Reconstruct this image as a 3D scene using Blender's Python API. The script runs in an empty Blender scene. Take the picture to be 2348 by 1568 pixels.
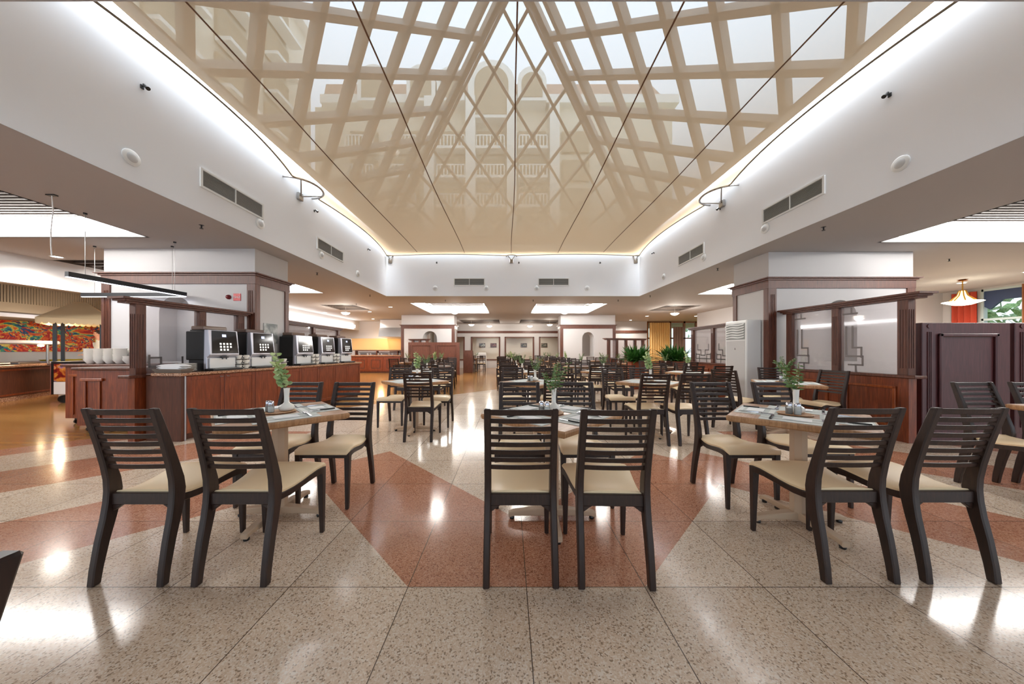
SKY=1.15;E_DOWN=150;E_PEND=75;E_SPOT=45;E_SUN=0.0;EXPO=0.74;L_COVE_=22;L_STRIP=30
import bpy, bmesh, math, random
from mathutils import Vector, Matrix
random.seed(7)
sc = bpy.context.scene
COL = sc.collection
PI = math.pi
W, H_IMG, F, CAMZ = 2348.0, 1568.0, 704.0, 1.2
VX, VY = 1166.0, 804.0            # vanishing point of the room axis
CEIL = 3.053

# ------------------------------------------------------------------ helpers
def C(r, g, b):
    def l(c):
        c /= 255.0
        return c/12.92 if c <= .04045 else ((c+.055)/1.055)**2.4
    return (l(r), l(g), l(b), 1.0)

class MB:
    def __init__(s): s.v=[]; s.f=[]; s.m=[]
    def add(s, vs, fs, mi=0):
        o=len(s.v); s.v+= [tuple(p) for p in vs]
        for f in fs: s.f.append(tuple(i+o for i in f)); s.m.append(mi)
        return s
    def box(s,x0,x1,y0,y1,z0,z1,mi=0):
        return s.add([(x0,y0,z0),(x1,y0,z0),(x1,y1,z0),(x0,y1,z0),(x0,y0,z1),(x1,y0,z1),(x1,y1,z1),(x0,y1,z1)],
            [(0,3,2,1),(4,5,6,7),(0,1,5,4),(1,2,6,5),(2,3,7,6),(3,0,4,7)],mi)
    def bar(s,a,b,w,d,mi=0,up=(0,0,1)):
        a=Vector(a);b=Vector(b);t=(b-a).normalized();u=Vector(up)
        sd=t.cross(u)
        if sd.length<1e-5: sd=t.cross(Vector((1,0,0)))
        sd.normalize();n=sd.cross(t).normalized()
        vs=[]
        for p in (a,b):
            for i,j in ((-1,-1),(1,-1),(1,1),(-1,1)): vs.append(p+sd*(w/2*i)+n*(d/2*j))
        return s.add(vs,[(3,2,1,0),(4,5,6,7),(0,1,5,4),(1,2,6,5),(2,3,7,6),(3,0,4,7)],mi)
    def tube(s,pts,r,n=8,mi=0):
        pts=[Vector(p) for p in pts];k=len(pts);vs=[];prev=None
        for i,p in enumerate(pts):
            t=(pts[min(i+1,k-1)]-pts[max(i-1,0)]).normalized()
            ref=prev if prev is not None else (Vector((0,0,1)) if abs(t.z)<.9 else Vector((1,0,0)))
            a=(ref-t*ref.dot(t)).normalized();b=t.cross(a);prev=a
            rr=r[i] if isinstance(r,(list,tuple)) else r
            for j in range(n):
                an=2*PI*j/n;vs.append(p+a*(rr*math.cos(an))+b*(rr*math.sin(an)))
        fs=[]
        for i in range(k-1):
            for j in range(n):
                fs.append((i*n+j,i*n+(j+1)%n,(i+1)*n+(j+1)%n,(i+1)*n+j))
        fs.append(tuple(range(n-1,-1,-1)));fs.append(tuple((k-1)*n+j for j in range(n)))
        return s.add(vs,fs,mi)
    def lathe(s,prof,c=(0,0,0),n=16,mi=0,caps=True):
        vs=[];fs=[];k=len(prof)
        for r,z in prof:
            for j in range(n):
                an=2*PI*j/n;vs.append((c[0]+r*math.cos(an),c[1]+r*math.sin(an),c[2]+z))
        for i in range(k-1):
            for j in range(n): fs.append((i*n+j,i*n+(j+1)%n,(i+1)*n+(j+1)%n,(i+1)*n+j))
        if caps: fs.append(tuple(range(n-1,-1,-1)));fs.append(tuple((k-1)*n+j for j in range(n)))
        return s.add(vs,fs,mi)
    def rings(s,rings,mi=0,closed=True,caps=True):
        """loft between equal-length rings of points"""
        n=len(rings[0]);vs=[p for r in rings for p in r];fs=[]
        for i in range(len(rings)-1):
            for j in range(n if closed else n-1):
                fs.append((i*n+j,i*n+(j+1)%n,(i+1)*n+(j+1)%n,(i+1)*n+j))
        if caps: fs.append(tuple(range(n-1,-1,-1)));fs.append(tuple((len(rings)-1)*n+j for j in range(n)))
        return s.add(vs,fs,mi)
    def prism(s,poly,a0,a1,axis='y',mi=0):
        f={'y':lambda p,a:(p[0],a,p[1]),'x':lambda p,a:(a,p[0],p[1]),'z':lambda p,a:(p[0],p[1],a)}[axis]
        n=len(poly);vs=[f(p,a0) for p in poly]+[f(p,a1) for p in poly]
        fs=[tuple(range(n)),tuple(range(2*n-1,n-1,-1))]+[(i,i+n,(i+1)%n+n,(i+1)%n) for i in range(n)]
        return s.add(vs,fs,mi)
    def xf(s,loc=(0,0,0),rz=0,sc_=1):
        c,q=math.cos(rz),math.sin(rz)
        s.v=[(loc[0]+sc_*(x*c-y*q),loc[1]+sc_*(x*q+y*c),loc[2]+sc_*z) for x,y,z in s.v];return s
    def merge(s,o,mi=None):
        k=len(s.v);s.v+=o.v
        for f,m in zip(o.f,o.m): s.f.append(tuple(i+k for i in f));s.m.append(m if mi is None else mi)
        return s
    def build(s,name,mats,parent=None,bevel=0,smooth=0,recalc=True,segs=1):
        me=bpy.data.meshes.new(name);me.from_pydata(s.v,[],s.f)
        if not isinstance(mats,(list,tuple)): mats=[mats]
        for m in mats: me.materials.append(m)
        if len(mats)>1: me.polygons.foreach_set('material_index',s.m)
        if recalc or bevel:
            bm=bmesh.new();bm.from_mesh(me)
            if recalc: bmesh.ops.recalc_face_normals(bm,faces=bm.faces)
            if bevel:
                es=[e for e in bm.edges if len(e.link_faces)==2 and e.calc_face_angle(0)>.5]
                bmesh.ops.bevel(bm,geom=es,offset=bevel,segments=segs,affect='EDGES',profile=.5,clamp_overlap=True)
            bm.to_mesh(me);bm.free()
        if smooth:
            me.polygons.foreach_set('use_smooth',[True]*len(me.polygons))
            me.set_sharp_from_angle(angle=math.radians(smooth))
        o=bpy.data.objects.new(name,me);COL.objects.link(o)
        if parent is not None: o.parent=parent
        return o

def tag(o,label,cat,group=None,kind=None):
    if label: o['label']=label
    if cat: o['category']=cat
    if group: o['group']=group
    if kind: o['kind']=kind
    return o
def thing(name,label,cat,loc=(0,0,0),rz=0,group=None):
    o=bpy.data.objects.new(name,None);COL.objects.link(o);o.empty_display_size=.1
    o.location=loc;o.rotation_euler=(0,0,rz);return tag(o,label,cat,group)
def struct(name,mb,mats,**k):
    o=mb.build(name,mats,**k);o['kind']='structure';return o
CHILD={}
def remember(root):
    """store parts so that copies need no lookup"""
    ch=[o for o in bpy.data.objects if o.parent==root]
    CHILD[root.name]=[(c,[d for d in bpy.data.objects if d.parent==c]) for c in ch]
    return root
def dup(root,loc,rz,label,group=None):
    r=root.copy();COL.objects.link(r);r.location=loc;r.rotation_euler=(0,0,rz);r['label']=label
    if group: r['group']=group
    for c,gs in CHILD.get(root.name,()):
        cc=c.copy();COL.objects.link(cc);cc.parent=r
        for g in gs:
            gg=g.copy();COL.objects.link(gg);gg.parent=cc
    return r
USED=set()
def place(root,loc,rz,label,group=None):
    """first placement moves the prototype, later ones copy it"""
    if root.name not in USED:
        USED.add(root.name);root.location=loc;root.rotation_euler=(0,0,rz);root['label']=label
        if group: root['group']=group
        return root
    return dup(root,loc,rz,label,group)

# ------------------------------------------------------------------ materials
MATS={}
def mat(name,col,rough=.5,metal=0,spec=.5,coat=0,emit=None,es=0,alpha=1):
    m=bpy.data.materials.new(name);m.use_nodes=True
    b=m.node_tree.nodes['Principled BSDF']
    b.inputs['Base Color'].default_value=col;b.inputs['Roughness'].default_value=rough
    b.inputs['Metallic'].default_value=metal;b.inputs['Specular IOR Level'].default_value=spec
    b.inputs['Coat Weight'].default_value=coat;b.inputs['Coat Roughness'].default_value=.08
    if emit: b.inputs['Emission Color'].default_value=emit;b.inputs['Emission Strength'].default_value=es
    MATS[name]=m;return m
def nd(m,t,**k):
    n=m.node_tree.nodes.new(t)
    for a,b in k.items(): setattr(n,a,b)
    return n
def lk(m,a,b): m.node_tree.links.new(a,b)
def ramp(m,fac,stops,interp='LINEAR'):
    r=nd(m,'ShaderNodeValToRGB');r.color_ramp.interpolation=interp
    el=r.color_ramp.elements
    while len(el)<len(stops): el.new(.5)
    for e,(p,c) in zip(el,stops): e.position=p;e.color=c
    lk(m,fac,r.inputs[0]);return r.outputs[0]
def mixc(m,fac,a,b,mode='MIX'):
    x=nd(m,'ShaderNodeMix',data_type='RGBA',blend_type=mode)
    for i,v in ((0,fac),(6,a),(7,b)):
        if hasattr(v,'links'): lk(m,v,x.inputs[i])
        else: x.inputs[i].default_value=v
    return x.outputs[2]
def mth(m,op,a,b=None,c=None):
    x=nd(m,'ShaderNodeMath',operation=op)
    for i,v in enumerate((a,b,c)):
        if v is None: continue
        if hasattr(v,'links'): lk(m,v,x.inputs[i])
        else: x.inputs[i].default_value=v
    return x.outputs[0]
def coords(m,scale=(1,1,1),kind='Object'):
    t=nd(m,'ShaderNodeTexCoord');mp=nd(m,'ShaderNodeMapping');lk(m,t.outputs[kind],mp.inputs[0])
    mp.inputs['Scale'].default_value=scale;return mp.outputs[0]
def noise(m,vec,scale,detail=3,rough=.5,dist=0):
    n=nd(m,'ShaderNodeTexNoise');lk(m,vec,n.inputs['Vector'])
    n.inputs['Scale'].default_value=scale;n.inputs['Detail'].default_value=detail
    n.inputs['Roughness'].default_value=rough;n.inputs['Distortion'].default_value=dist
    return n
def bsdf(m): return m.node_tree.nodes['Principled BSDF']
def wood(name,a,b,c=None,scale=(14,14,1.2),rough=.35,coat=.3,nsc=3):
    m=mat(name,a,rough,coat=coat);v=coords(m,scale)
    n=noise(m,v,nsc,5,.6,.6)
    col=ramp(m,n.outputs[0],[(.25,b),(.55,a),(.8,c or a)])
    lk(m,col,bsdf(m).inputs['Base Color']);return m
X0=.091;Y0=1.559;TL=.602
def granite(name,dark,base,light,extra):
    m=mat(name,base,.1,spec=.5)
    tc=nd(m,'ShaderNodeTexCoord');v=tc.outputs['Object']
    vo=nd(m,'ShaderNodeTexVoronoi');lk(m,v,vo.inputs['Vector']);vo.inputs['Scale'].default_value=170
    sp=nd(m,'ShaderNodeSeparateColor');lk(m,vo.outputs['Color'],sp.inputs[0])
    col=ramp(m,sp.outputs[0],[(0,dark),(.09,dark),(.13,extra),(.30,extra),(.38,base),(.72,base),(.80,light),(1,light)])
    n=noise(m,v,1.3,3,.6)
    col=mixc(m,mth(m,'MULTIPLY',n.outputs[0],.35),col,extra,'MIX')
    # each slab its own slight tint
    xyz=nd(m,'ShaderNodeSeparateXYZ');lk(m,v,xyz.inputs[0])
    gx=mth(m,'DIVIDE',mth(m,'SUBTRACT',xyz.outputs[0],X0),TL);gy=mth(m,'DIVIDE',mth(m,'SUBTRACT',xyz.outputs[1],Y0),TL)
    cb=nd(m,'ShaderNodeCombineXYZ');lk(m,mth(m,'FLOOR',gx),cb.inputs[0]);lk(m,mth(m,'FLOOR',gy),cb.inputs[1])
    wn=nd(m,'ShaderNodeTexWhiteNoise');lk(m,cb.outputs[0],wn.inputs['Vector'])
    tint=ramp(m,wn.outputs['Value'],[(0,(.82,.80,.78,1)),(1,(1,1,1,1))])
    col=mixc(m,1.0,col,tint,'MULTIPLY')
    # joints
    def edge(g):
        f=mth(m,'FRACT',g);return mth(m,'MINIMUM',f,mth(m,'SUBTRACT',1.0,f))
    e=mth(m,'MINIMUM',edge(gx),edge(gy))
    j=mth(m,'LESS_THAN',e,.0036)
    col=mixc(m,j,col,C(95,78,66))
    lk(m,col,bsdf(m).inputs['Base Color'])
    rn=noise(m,v,3,2);lk(m,mth(m,'MULTIPLY_ADD',rn.outputs[0],.08,.10),bsdf(m).inputs['Roughness'])
    return m
gran_beige=granite('granite_beige',C(152,128,106),C(234,212,188),C(244,232,216),C(220,194,168))
gran_brown=granite('granite_brown',C(140,90,68),C(200,142,112),C(216,166,138),C(184,124,96))
parquet=mat('parquet',C(190,140,75),.14)
def _pq():
    m=parquet;v=coords(m,(1,1,1));br=nd(m,'ShaderNodeTexBrick');lk(m,v,br.inputs['Vector'])
    br.inputs['Color1'].default_value=C(190,142,84);br.inputs['Color2'].default_value=C(168,120,66);br.inputs['Mortar'].default_value=C(120,78,38)
    br.inputs['Scale'].default_value=1;br.inputs['Brick Width'].default_value=.9;br.inputs['Row Height'].default_value=.09;br.inputs['Mortar Size'].default_value=.002
    n=noise(m,coords(m,(2,30,1)),2,4);lk(m,mixc(m,mth(m,'MULTIPLY',n.outputs[0],.45),br.outputs['Color'],C(150,98,44)),bsdf(m).inputs['Base Color'])
_pq()
plaster=mat('plaster',C(200,197,196),.75,spec=.2)
atr_white=mat('atrium_plaster',C(232,235,240),.8,spec=.15)
ceil_paint=mat('ceiling_paint',C(184,182,182),.8,spec=.2)
cream_wall=mat('cream_wall',C(226,214,200),.8)
mahog=wood('mahogany',C(128,58,26),C(88,36,14),C(164,84,40),coat=.12)
mahog2=wood('mahogany_trim',C(98,54,37),C(68,36,25),C(120,70,48),rough=.45,coat=0)
walnut=wood('dark_end_panel',C(92,48,28),C(66,32,18),C(112,62,38),rough=.5,coat=0)
plum=wood('plum_wood',C(82,42,44),C(64,32,34),C(100,56,56),rough=.4,coat=.05)
panelor=wood('amber_panel',C(150,72,24),C(112,46,14),C(182,98,40))
chairwood=wood('chair_wood',C(44,26,19),C(28,16,11),C(60,38,28),scale=(30,30,3),rough=.42,coat=0)
tablewood=wood('table_oak',C(186,148,120),C(150,112,84),C(206,174,148),scale=(3,22,3),rough=.4,coat=.1)
tableedge=wood('table_edge',C(178,134,94),C(140,98,62),C(200,158,118),scale=(25,25,2),rough=.5,coat=0)
pedestal=mat('pedestal_taupe',C(190,164,138),.5)
seatm=mat('seat_cream',C(236,210,170),.42,spec=.4)
blackp=mat('black_plastic',C(24,23,24),.35)
blackg=mat('black_gloss',C(16,15,18),.08,coat=.5)
chrome=mat('chrome',C(205,205,212),.22,metal=1)
steel=mat('steel',C(160,158,156),.3,metal=1)
darkmetal=mat('dark_metal',C(52,52,54),.4,metal=.7)
silver=mat('silver_panel',C(196,196,206),.35,metal=.6)
white=mat('white_gloss',C(238,238,236),.25)
paper=mat('paper_white',C(244,244,244),.8)
china=mat('china',C(240,236,228),.18,coat=.3)
matgrey=mat('placemat_grey',C(194,198,194),.7)
matstripe=mat('placemat_band',C(222,224,220),.7)
def _leaf(name,a,b):
    m=mat(name,a,.5);n=noise(m,coords(m),18,3);lk(m,ramp(m,n.outputs[0],[(.35,b),(.65,a)]),bsdf(m).inputs['Base Color'])
    bsdf(m).inputs['Transmission Weight'].default_value=0;return m
leafA=_leaf('leaf_eucalyptus',C(200,210,146),C(146,178,128))
leafB=_leaf('leaf_green',C(112,142,70),C(70,104,62))
leafC=_leaf('leaf_fern',C(66,122,40),C(30,72,24))
stemm=mat('stem',C(120,110,60),.6)
terracotta=mat('planter_wood',C(140,62,28),.5)
wicker=mat('wicker',C(96,84,76),.7)
def _wk():
    m=wicker;w=nd(m,'ShaderNodeTexWave');lk(m,coords(m,(1,1,1)),w.inputs['Vector']);w.inputs['Scale'].default_value=60;w.bands_direction='DIAGONAL'
    lk(m,ramp(m,w.outputs[0],[(.3,C(56,46,42)),(.7,C(150,138,124))]),bsdf(m).inputs['Base Color'])
_wk()
counterst=mat('counter_granite',C(166,120,92),.2)
def _cs():
    m=counterst;vo=nd(m,'ShaderNodeTexVoronoi');lk(m,coords(m),vo.inputs['Vector']);vo.inputs['Scale'].default_value=110
    s=nd(m,'ShaderNodeSeparateColor');lk(m,vo.outputs['Color'],s.inputs[0])
    lk(m,ramp(m,s.outputs[0],[(0,C(90,58,44)),(.3,C(150,104,78)),(.7,C(184,140,110)),(1,C(206,170,140))]),bsdf(m).inputs['Base Color'])
_cs()
def glassy(name,tint,opac,gloss=.12,frost=None):
    m=bpy.data.materials.new(name);m.use_nodes=True;nt=m.node_tree;nt.nodes.clear()
    out=nd(m,'ShaderNodeOutputMaterial');tr=nd(m,'ShaderNodeBsdfTransparent');tr.inputs[0].default_value=tint
    gl=nd(m,'ShaderNodeBsdfGlossy');gl.inputs['Roughness'].default_value=.03;gl.inputs[0].default_value=(1,1,1,1)
    fr=nd(m,'ShaderNodeFresnel');fr.inputs[0].default_value=1.45
    mx=nd(m,'ShaderNodeMixShader');lk(m,mth(m,'MULTIPLY',fr.outputs[0],gloss*8),mx.inputs[0]);lk(m,tr.outputs[0],mx.inputs[1]);lk(m,gl.outputs[0],mx.inputs[2])
    last=mx.outputs[0]
    if opac>0:
        df=nd(m,'ShaderNodeBsdfDiffuse');df.inputs[0].default_value=frost or (.8,.8,.8,1)
        m2=nd(m,'ShaderNodeMixShader');m2.inputs[0].default_value=opac;lk(m,last,m2.inputs[1]);lk(m,df.outputs[0],m2.inputs[2]);last=m2.outputs[0]
    lk(m,last,out.inputs[0]);MATS[name]=m;return m
glass=glassy('clear_glass',(.95,.97,.97,1),0,.08)
milky=glassy('milky_glass',(.98,.97,.98,1),.16,.10,C(236,232,234))
jar=glassy('jar_glass',(.93,.95,.95,1),.15,.12,C(230,230,230))
roofglass=glassy('roof_glass',(.97,.99,1,1),0,.002)
def emis(name,col,st):
    m=bpy.data.materials.new(name);m.use_nodes=True;nt=m.node_tree;nt.nodes.clear()
    out=nd(m,'ShaderNodeOutputMaterial');e=nd(m,'ShaderNodeEmission');e.inputs[0].default_value=col;e.inputs[1].default_value=st
    lk(m,e.outputs[0],out.inputs[0]);MATS[name]=m;return m
# sun-shade fabric: an open weave, so it is see-through head-on and closes up at a slant
def fabric():
    m=bpy.data.materials.new('shade_fabric');m.use_nodes=True;m.node_tree.nodes.clear()
    out=nd(m,'ShaderNodeOutputMaterial')
    lw=nd(m,'ShaderNodeLayerWeight');lw.inputs[0].default_value=.5
    cosv=mth(m,'SUBTRACT',1.0,lw.outputs['Facing'])
    mr=nd(m,'ShaderNodeMapRange',interpolation_type='SMOOTHSTEP');lk(m,cosv,mr.inputs['Value'])
    for k,v in (('From Min',.30),('From Max',.78),('To Min',0),('To Max',.52)): mr.inputs[k].default_value=v
    df=nd(m,'ShaderNodeBsdfDiffuse');tl=nd(m,'ShaderNodeBsdfTranslucent');tr=nd(m,'ShaderNodeBsdfTransparent')
    df.inputs[0].default_value=C(208,182,152);tl.inputs[0].default_value=C(224,196,160)
    a=nd(m,'ShaderNodeMixShader');a.inputs[0].default_value=.5;lk(m,df.outputs[0],a.inputs[1]);lk(m,tl.outputs[0],a.inputs[2])
    b=nd(m,'ShaderNodeMixShader');lk(m,mr.outputs[0],b.inputs[0]);lk(m,a.outputs[0],b.inputs[1]);lk(m,tr.outputs[0],b.inputs[2])
    lk(m,b.outputs[0],out.inputs[0]);return m
shade_fabric=fabric()
L_COVE=L_COVE_
cove_em=emis('cove_light',(1,.98,.95,1),L_COVE)
led_em=emis('led_strip',(.80,.84,1,1),5)
bulb_em=emis('bulb',(1,.88,.72,1),14)
disc_em=emis('downlight_disc',(1,.95,.88,1),10)
warm_em=emis('heat_lamp',(1,.72,.40,1),22)

# ------------------------------------------------------------------ camera
cam=bpy.data.cameras.new('camera');co=bpy.data.objects.new('camera',cam);COL.objects.link(co);sc.camera=co
co.location=(0,0,CAMZ);co.rotation_euler=(PI/2,0,0)
cam.sensor_width=36;cam.lens=36*F/W;cam.shift_x=(W/2-VX)/W;cam.shift_y=(VY-H_IMG/2)/W;cam.clip_start=.05;cam.clip_end=300

# ------------------------------------------------------------------ floor
def floor():
    mb=MB();cx=X0
    xs=range(-27,27);ys=range(-10,42)
    idx={}
    def vid(x,y):
        k=(round(x,4),round(y,4))
        if k not in idx: idx[k]=len(mb.v);mb.v.append((x,y,0))
        return idx[k]
    def region(x,y):
        a=abs(x-cx);v=a+y;w=y-a;v1=Y0
        if y>12.45: return 2
        if x<cx and v>Y0+TL*14.2: return 2 if y<11 else 2
        if x>cx and x>6.2 and y<12: pass
        ym=2*6.08-y
        for yy in (y,ym):
            ww=yy-a;vv=yy+a
            if Y0<yy<Y0+TL*3+.14 and Y0-TL<ww<Y0+TL: return 1
        if Y0+5*TL<v<Y0+7*TL and w<Y0-TL*0+.0: return 1
        if Y0+9*TL<v<Y0+11*TL and w<Y0+TL*.01-.4: return 1
        if Y0+13*TL<v<Y0+14.2*TL and w<Y0: return 1
        return 0
    for i in xs:
        for j in ys:
            x0=cx+i*TL;x1=x0+TL;y0=Y0+j*TL;y1=y0+TL;xc=(x0+x1)/2;yc=(y0+y1)/2
            c=vid(xc,yc);q=[vid(x0,y0),vid(x1,y0),vid(x1,y1),vid(x0,y1)]
            cen=[(xc,y0+TL*.17),(x1-TL*.17,yc),(xc,y1-TL*.17),(x0+TL*.17,yc)]
            for k in range(4):
                mb.f.append((q[k],q[(k+1)%4],c));mb.m.append(region(*cen[k]))
    return struct('floor',mb,[gran_beige,gran_brown,parquet],recalc=False)
floor()

# ------------------------------------------------------------------ ceiling, skylight well
SX0,SX1,SY0,SY1=-4.147,4.45,1.63,10.43
COFF=[(-9.2,-5.9,2.0,5.0),(-8.7,-5.95,7.0,9.88),(6.35,9.4,2.0,5.24),(6.2,9.0,7.2,10.1),(-3.84,-.95,11.97,15.2),(1.1,3.9,12.1,15.2)]
GR=[(-9.3,-7.5,6.3,7.6),(-7.6,-6.3,12.4,13.9),(6.5,7.9,12.6,14.2),(-3.0,-.6,18.4,20.6),(.75,3.15,18.4,20.6)]
def holed(x0,x1,y0,y1,holes,z):
    xs=sorted({x0,x1,*[h[i] for h in holes for i in (0,1)]});ys=sorted({y0,y1,*[h[i] for h in holes for i in (2,3)]})
    mb=MB()
    for a,b in zip(xs,xs[1:]):
        for c,d in zip(ys,ys[1:]):
            mx,my=(a+b)/2,(c+d)/2
            if any(h[0]<mx<h[1] and h[2]<my<h[3] for h in holes): continue
            mb.add([(a,c,z),(b,c,z),(b,d,z),(a,d,z)],[(0,3,2,1)])
    return mb
mb=holed(-15,15,-4,25.5,[(SX0,SX1,SY0,SY1)]+COFF+GR,CEIL)
struct('ceiling',mb,ceil_paint,recalc=False)
WELL=5.0
def well(name,mb): return struct(name,mb,atr_white)
t=.12
well('wall_skylight_left',MB().box(SX0-t,SX0,SY0-t,SY1+t,CEIL+.002,WELL))
well('wall_skylight_right',MB().box(SX1,SX1+t,SY0-t,SY1+t,CEIL+.002,WELL))
well('wall_skylight_back',MB().box(SX0,SX1,SY1,SY1+t,CEIL+.002,WELL))
well('wall_skylight_front',MB().box(SX0,SX1,SY0-t,SY0,CEIL+.002,WELL))
# coffers: lip, luminous cove band, slatted grille above
slatm=mat('grille_slats',C(74,64,58),.7);grback=mat('grille_back',C(48,40,36),.8)
for i,(a,b,c,d) in enumerate(COFF):
    w=('over the carts','beside the bar pillar','over the booth','beyond the window pillar','at the back on the bar side','at the back on the window side')[i]
    r=thing('ceiling_coffer',f'recessed ceiling coffer with glowing white cove {w}','ceiling coffer',((a+b)/2,(c+d)/2,CEIL),0,'lit ceiling coffers')
    hx,hy=(b-a)/2,(d-c)/2
    lip=MB();
    for z0,z1,q,m_ in ((0.0,.09,0,0),):
        lip.box(-hx-.03,-hx,-hy,hy,z0,z1);lip.box(hx,hx+.03,-hy,hy,z0,z1);lip.box(-hx-.03,hx+.03,hy,hy+.03,z0,z1);lip.box(-hx-.03,hx+.03,-hy-.03,-hy,z0,z1)
    lip.build('lip',plaster,r)
    k=.05;gb=MB();gb.box(-hx-k-.02,-hx-k,-hy-k,hy+k,.09,.36);gb.box(hx+k,hx+k+.02,-hy-k,hy+k,.09,.36);gb.box(-hx-k,hx+k,hy+k,hy+k+.02,.09,.36);gb.box(-hx-k,hx+k,-hy-k-.02,-hy-k,.09,.36)
    gb.build('cove_light',cove_em,r)
    MB().box(-hx-.07,hx+.07,-hy-.07,hy+.07,.42,.45).build('backing',grback,r)
    s=MB();n=int((hy*2)/.085)
    for q in range(n): yy=-hy+.03+q*.085;s.box(-hx+.25,hx-.25,yy,yy+.035,.33,.40)
    s.box(-hx+.21,-hx+.25,-hy+.02,hy-.02,.32,.41);s.box(hx-.25,hx-.21,-hy+.02,hy-.02,.32,.41)
    s.build('grille_slats',slatm,r)
for i,(a,b,c,d) in enumerate(GR):
    w=('above the buffet','on the bar side beyond the counter','on the window side by the bay','over the back tables on the bar side','over the back tables on the window side')[i]
    r=thing('ceiling_grille',f'dark slatted square ceiling grille {w}','ceiling grille',((a+b)/2,(c+d)/2,CEIL),0,'slatted ceiling grilles')
    hx,hy=(b-a)/2,(d-c)/2
    MB().box(-hx-.02,hx+.02,-hy-.02,hy+.02,.2,.22).build('backing',grback,r)
    f=MB();f.box(-hx-.03,-hx,-hy-.03,hy+.03,0,.2);f.box(hx,hx+.03,-hy-.03,hy+.03,0,.2);f.box(-hx,hx,hy,hy+.03,0,.2);f.box(-hx,hx,-hy-.03,-hy,0,.2);f.build('frame',slatm,r)
    s=MB();n=int(2*hy/.22)
    for q in range(n): yy=-hy+.06+q*.22;s.box(-hx,hx,yy,yy+.07,.03,.12)
    s.build('grille_slats',slatm,r)

# ------------------------------------------------------------------ pyramid roof above
PC=(.15,6.05);AP=8.79;SL=.86
def zp(x,y): return AP-SL*max(abs(x-PC[0]),abs(y-PC[1]))
HB=4.42
frame_m=mat('roof_frame',C(176,160,146),.5)
roof=thing('skylight_roof','pyramid glass roof with diagonal frames above the stretched fabric','skylight',(PC[0],PC[1],0))
def face_bars(ax):   # ax: rotation quarter; local face spans toward +y'
    mb=MB();thin=(ax==0)
    w,dp=(.065,.09) if thin else (.11,.17)
    P=.98;c0=.70 if thin else .52
    def tr(x,y):
        for _ in range(ax): x,y=-y,x
        return x,y
    def seg(p,q):
        zz=lambda u:AP-SL*u[1]
        (x1,y1),(x2,y2)=tr(*p),tr(*q)
        nx,ny=tr(0,SL)
        mb.bar((x1,y1,zz(p)),(x2,y2,zz(q)),w,dp,up=(nx,ny,1))
    # lines x+y=c and y-x=c inside the triangle |x|<y<HB
    k=0
    while c0+P*k<2*HB:
        c=c0+P*k
        y_hit=min(HB,1e9);
        # x+y=c : from hip x=y -> (c/2,c/2) outwards to x=-y or y=HB
        pa=(c/2,c/2);pb=(c-HB,HB)
        if c/2<HB:
            seg(pa,pb);seg((-pa[0],pa[1]),(-pb[0],pb[1]))
        k+=1
    return mb
for ax,nm in ((0,'far'),(1,'left'),(3,'right'),(2,'near')):
    face_bars(ax).build('lattice',frame_m,roof)
hp=MB()
for sx,sy in ((1,1),(-1,1),(1,-1),(-1,-1)):
    top=(0,0,AP);bot=(sx*HB,sy*HB,AP-SL*HB)
    hp.bar(top,bot,.13,.18)
    lo=(0,0,AP-.34);lb=(sx*(HB-.1),sy*(HB-.1),AP-SL*HB-.30)
    hp.tube([lo,lb],.035,6)
    n=16
    for k in range(n):
        a=k/n;b=(k+1)/n
        A=Vector(top).lerp(Vector(bot),a);B=Vector(lo).lerp(Vector(lb),b);A2=Vector(top).lerp(Vector(bot),b);
        hp.tube([A,B] if k%2==0 else [Vector(lo).lerp(Vector(lb),a),A2],.018,5)
hp.build('hip_truss',frame_m,roof)
eb=MB();zb=AP-SL*HB
for a,b in (((-HB,-HB),(HB,-HB)),((HB,-HB),(HB,HB)),((HB,HB),(-HB,HB)),((-HB,HB),(-HB,-HB))): eb.bar((*a,zb),(*b,zb),.16,.2)
eb.build('eaves_beam',frame_m,roof)
g=MB()
cs=[(-HB,-HB,zb+.12),(HB,-HB,zb+.12),(HB,HB,zb+.12),(-HB,HB,zb+.12),(0,0,AP+.12)]
g.add(cs,[(0,1,4),(1,2,4),(2,3,4),(3,0,4)]);g.build('glazing',roofglass,roof)

# ------------------------------------------------------------------ stretched shade fabric
FZ=4.416;MIDL,MIDR,MIDB=6.06,6.35,.10
def scal(t,mid,lo,hi,s1,s2,ring):
    """inward sag along an edge at coordinate t"""
    if t<mid: u=(t-lo)/(mid-lo);s=s1*4*u*(1-u)
    else: u=(t-mid)/(hi-mid);s=s2*4*u*(1-u)
    d=abs(t-mid)
    if d<ring: s=max(s,math.sqrt(ring*ring-d*d)*.95)
    return s+.03
can=thing('shade_canopy','tan mesh fabric canopy stretched beneath the glass roof','canopy',(0,0,FZ))
N=128
mbf=MB()
grid=[]
for j in range(N+1):
    v=j/N
    for i in range(N+1):
        u=i/N
        xx=SX0+(SX1-SX0)*u;yy=SY0+(SY1-SY0)*v
        xl=SX0+scal(yy,MIDL,SY0,SY1,.42,.26,.42);xr=SX1-scal(yy,MIDR,SY0,SY1,.42,.26,.42)
        yb=SY0+.03;yt=SY1-scal(xx,MIDB,SX0,SX1,.2,.2,.16)
        mbf.v.append((xl+(xr-xl)*u,yb+(yt-yb)*v,0))
        if i and j:
            a=j*(N+1)+i;mbf.f.append((a-N-2,a-N-1,a,a-1));mbf.m.append(0)
fo=mbf.build('fabric',shade_fabric,can,recalc=False)
edge_m=mat('edge_webbing',C(112,104,90),.6);seam_m=mat('seam',C(112,78,52),.7)
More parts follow.
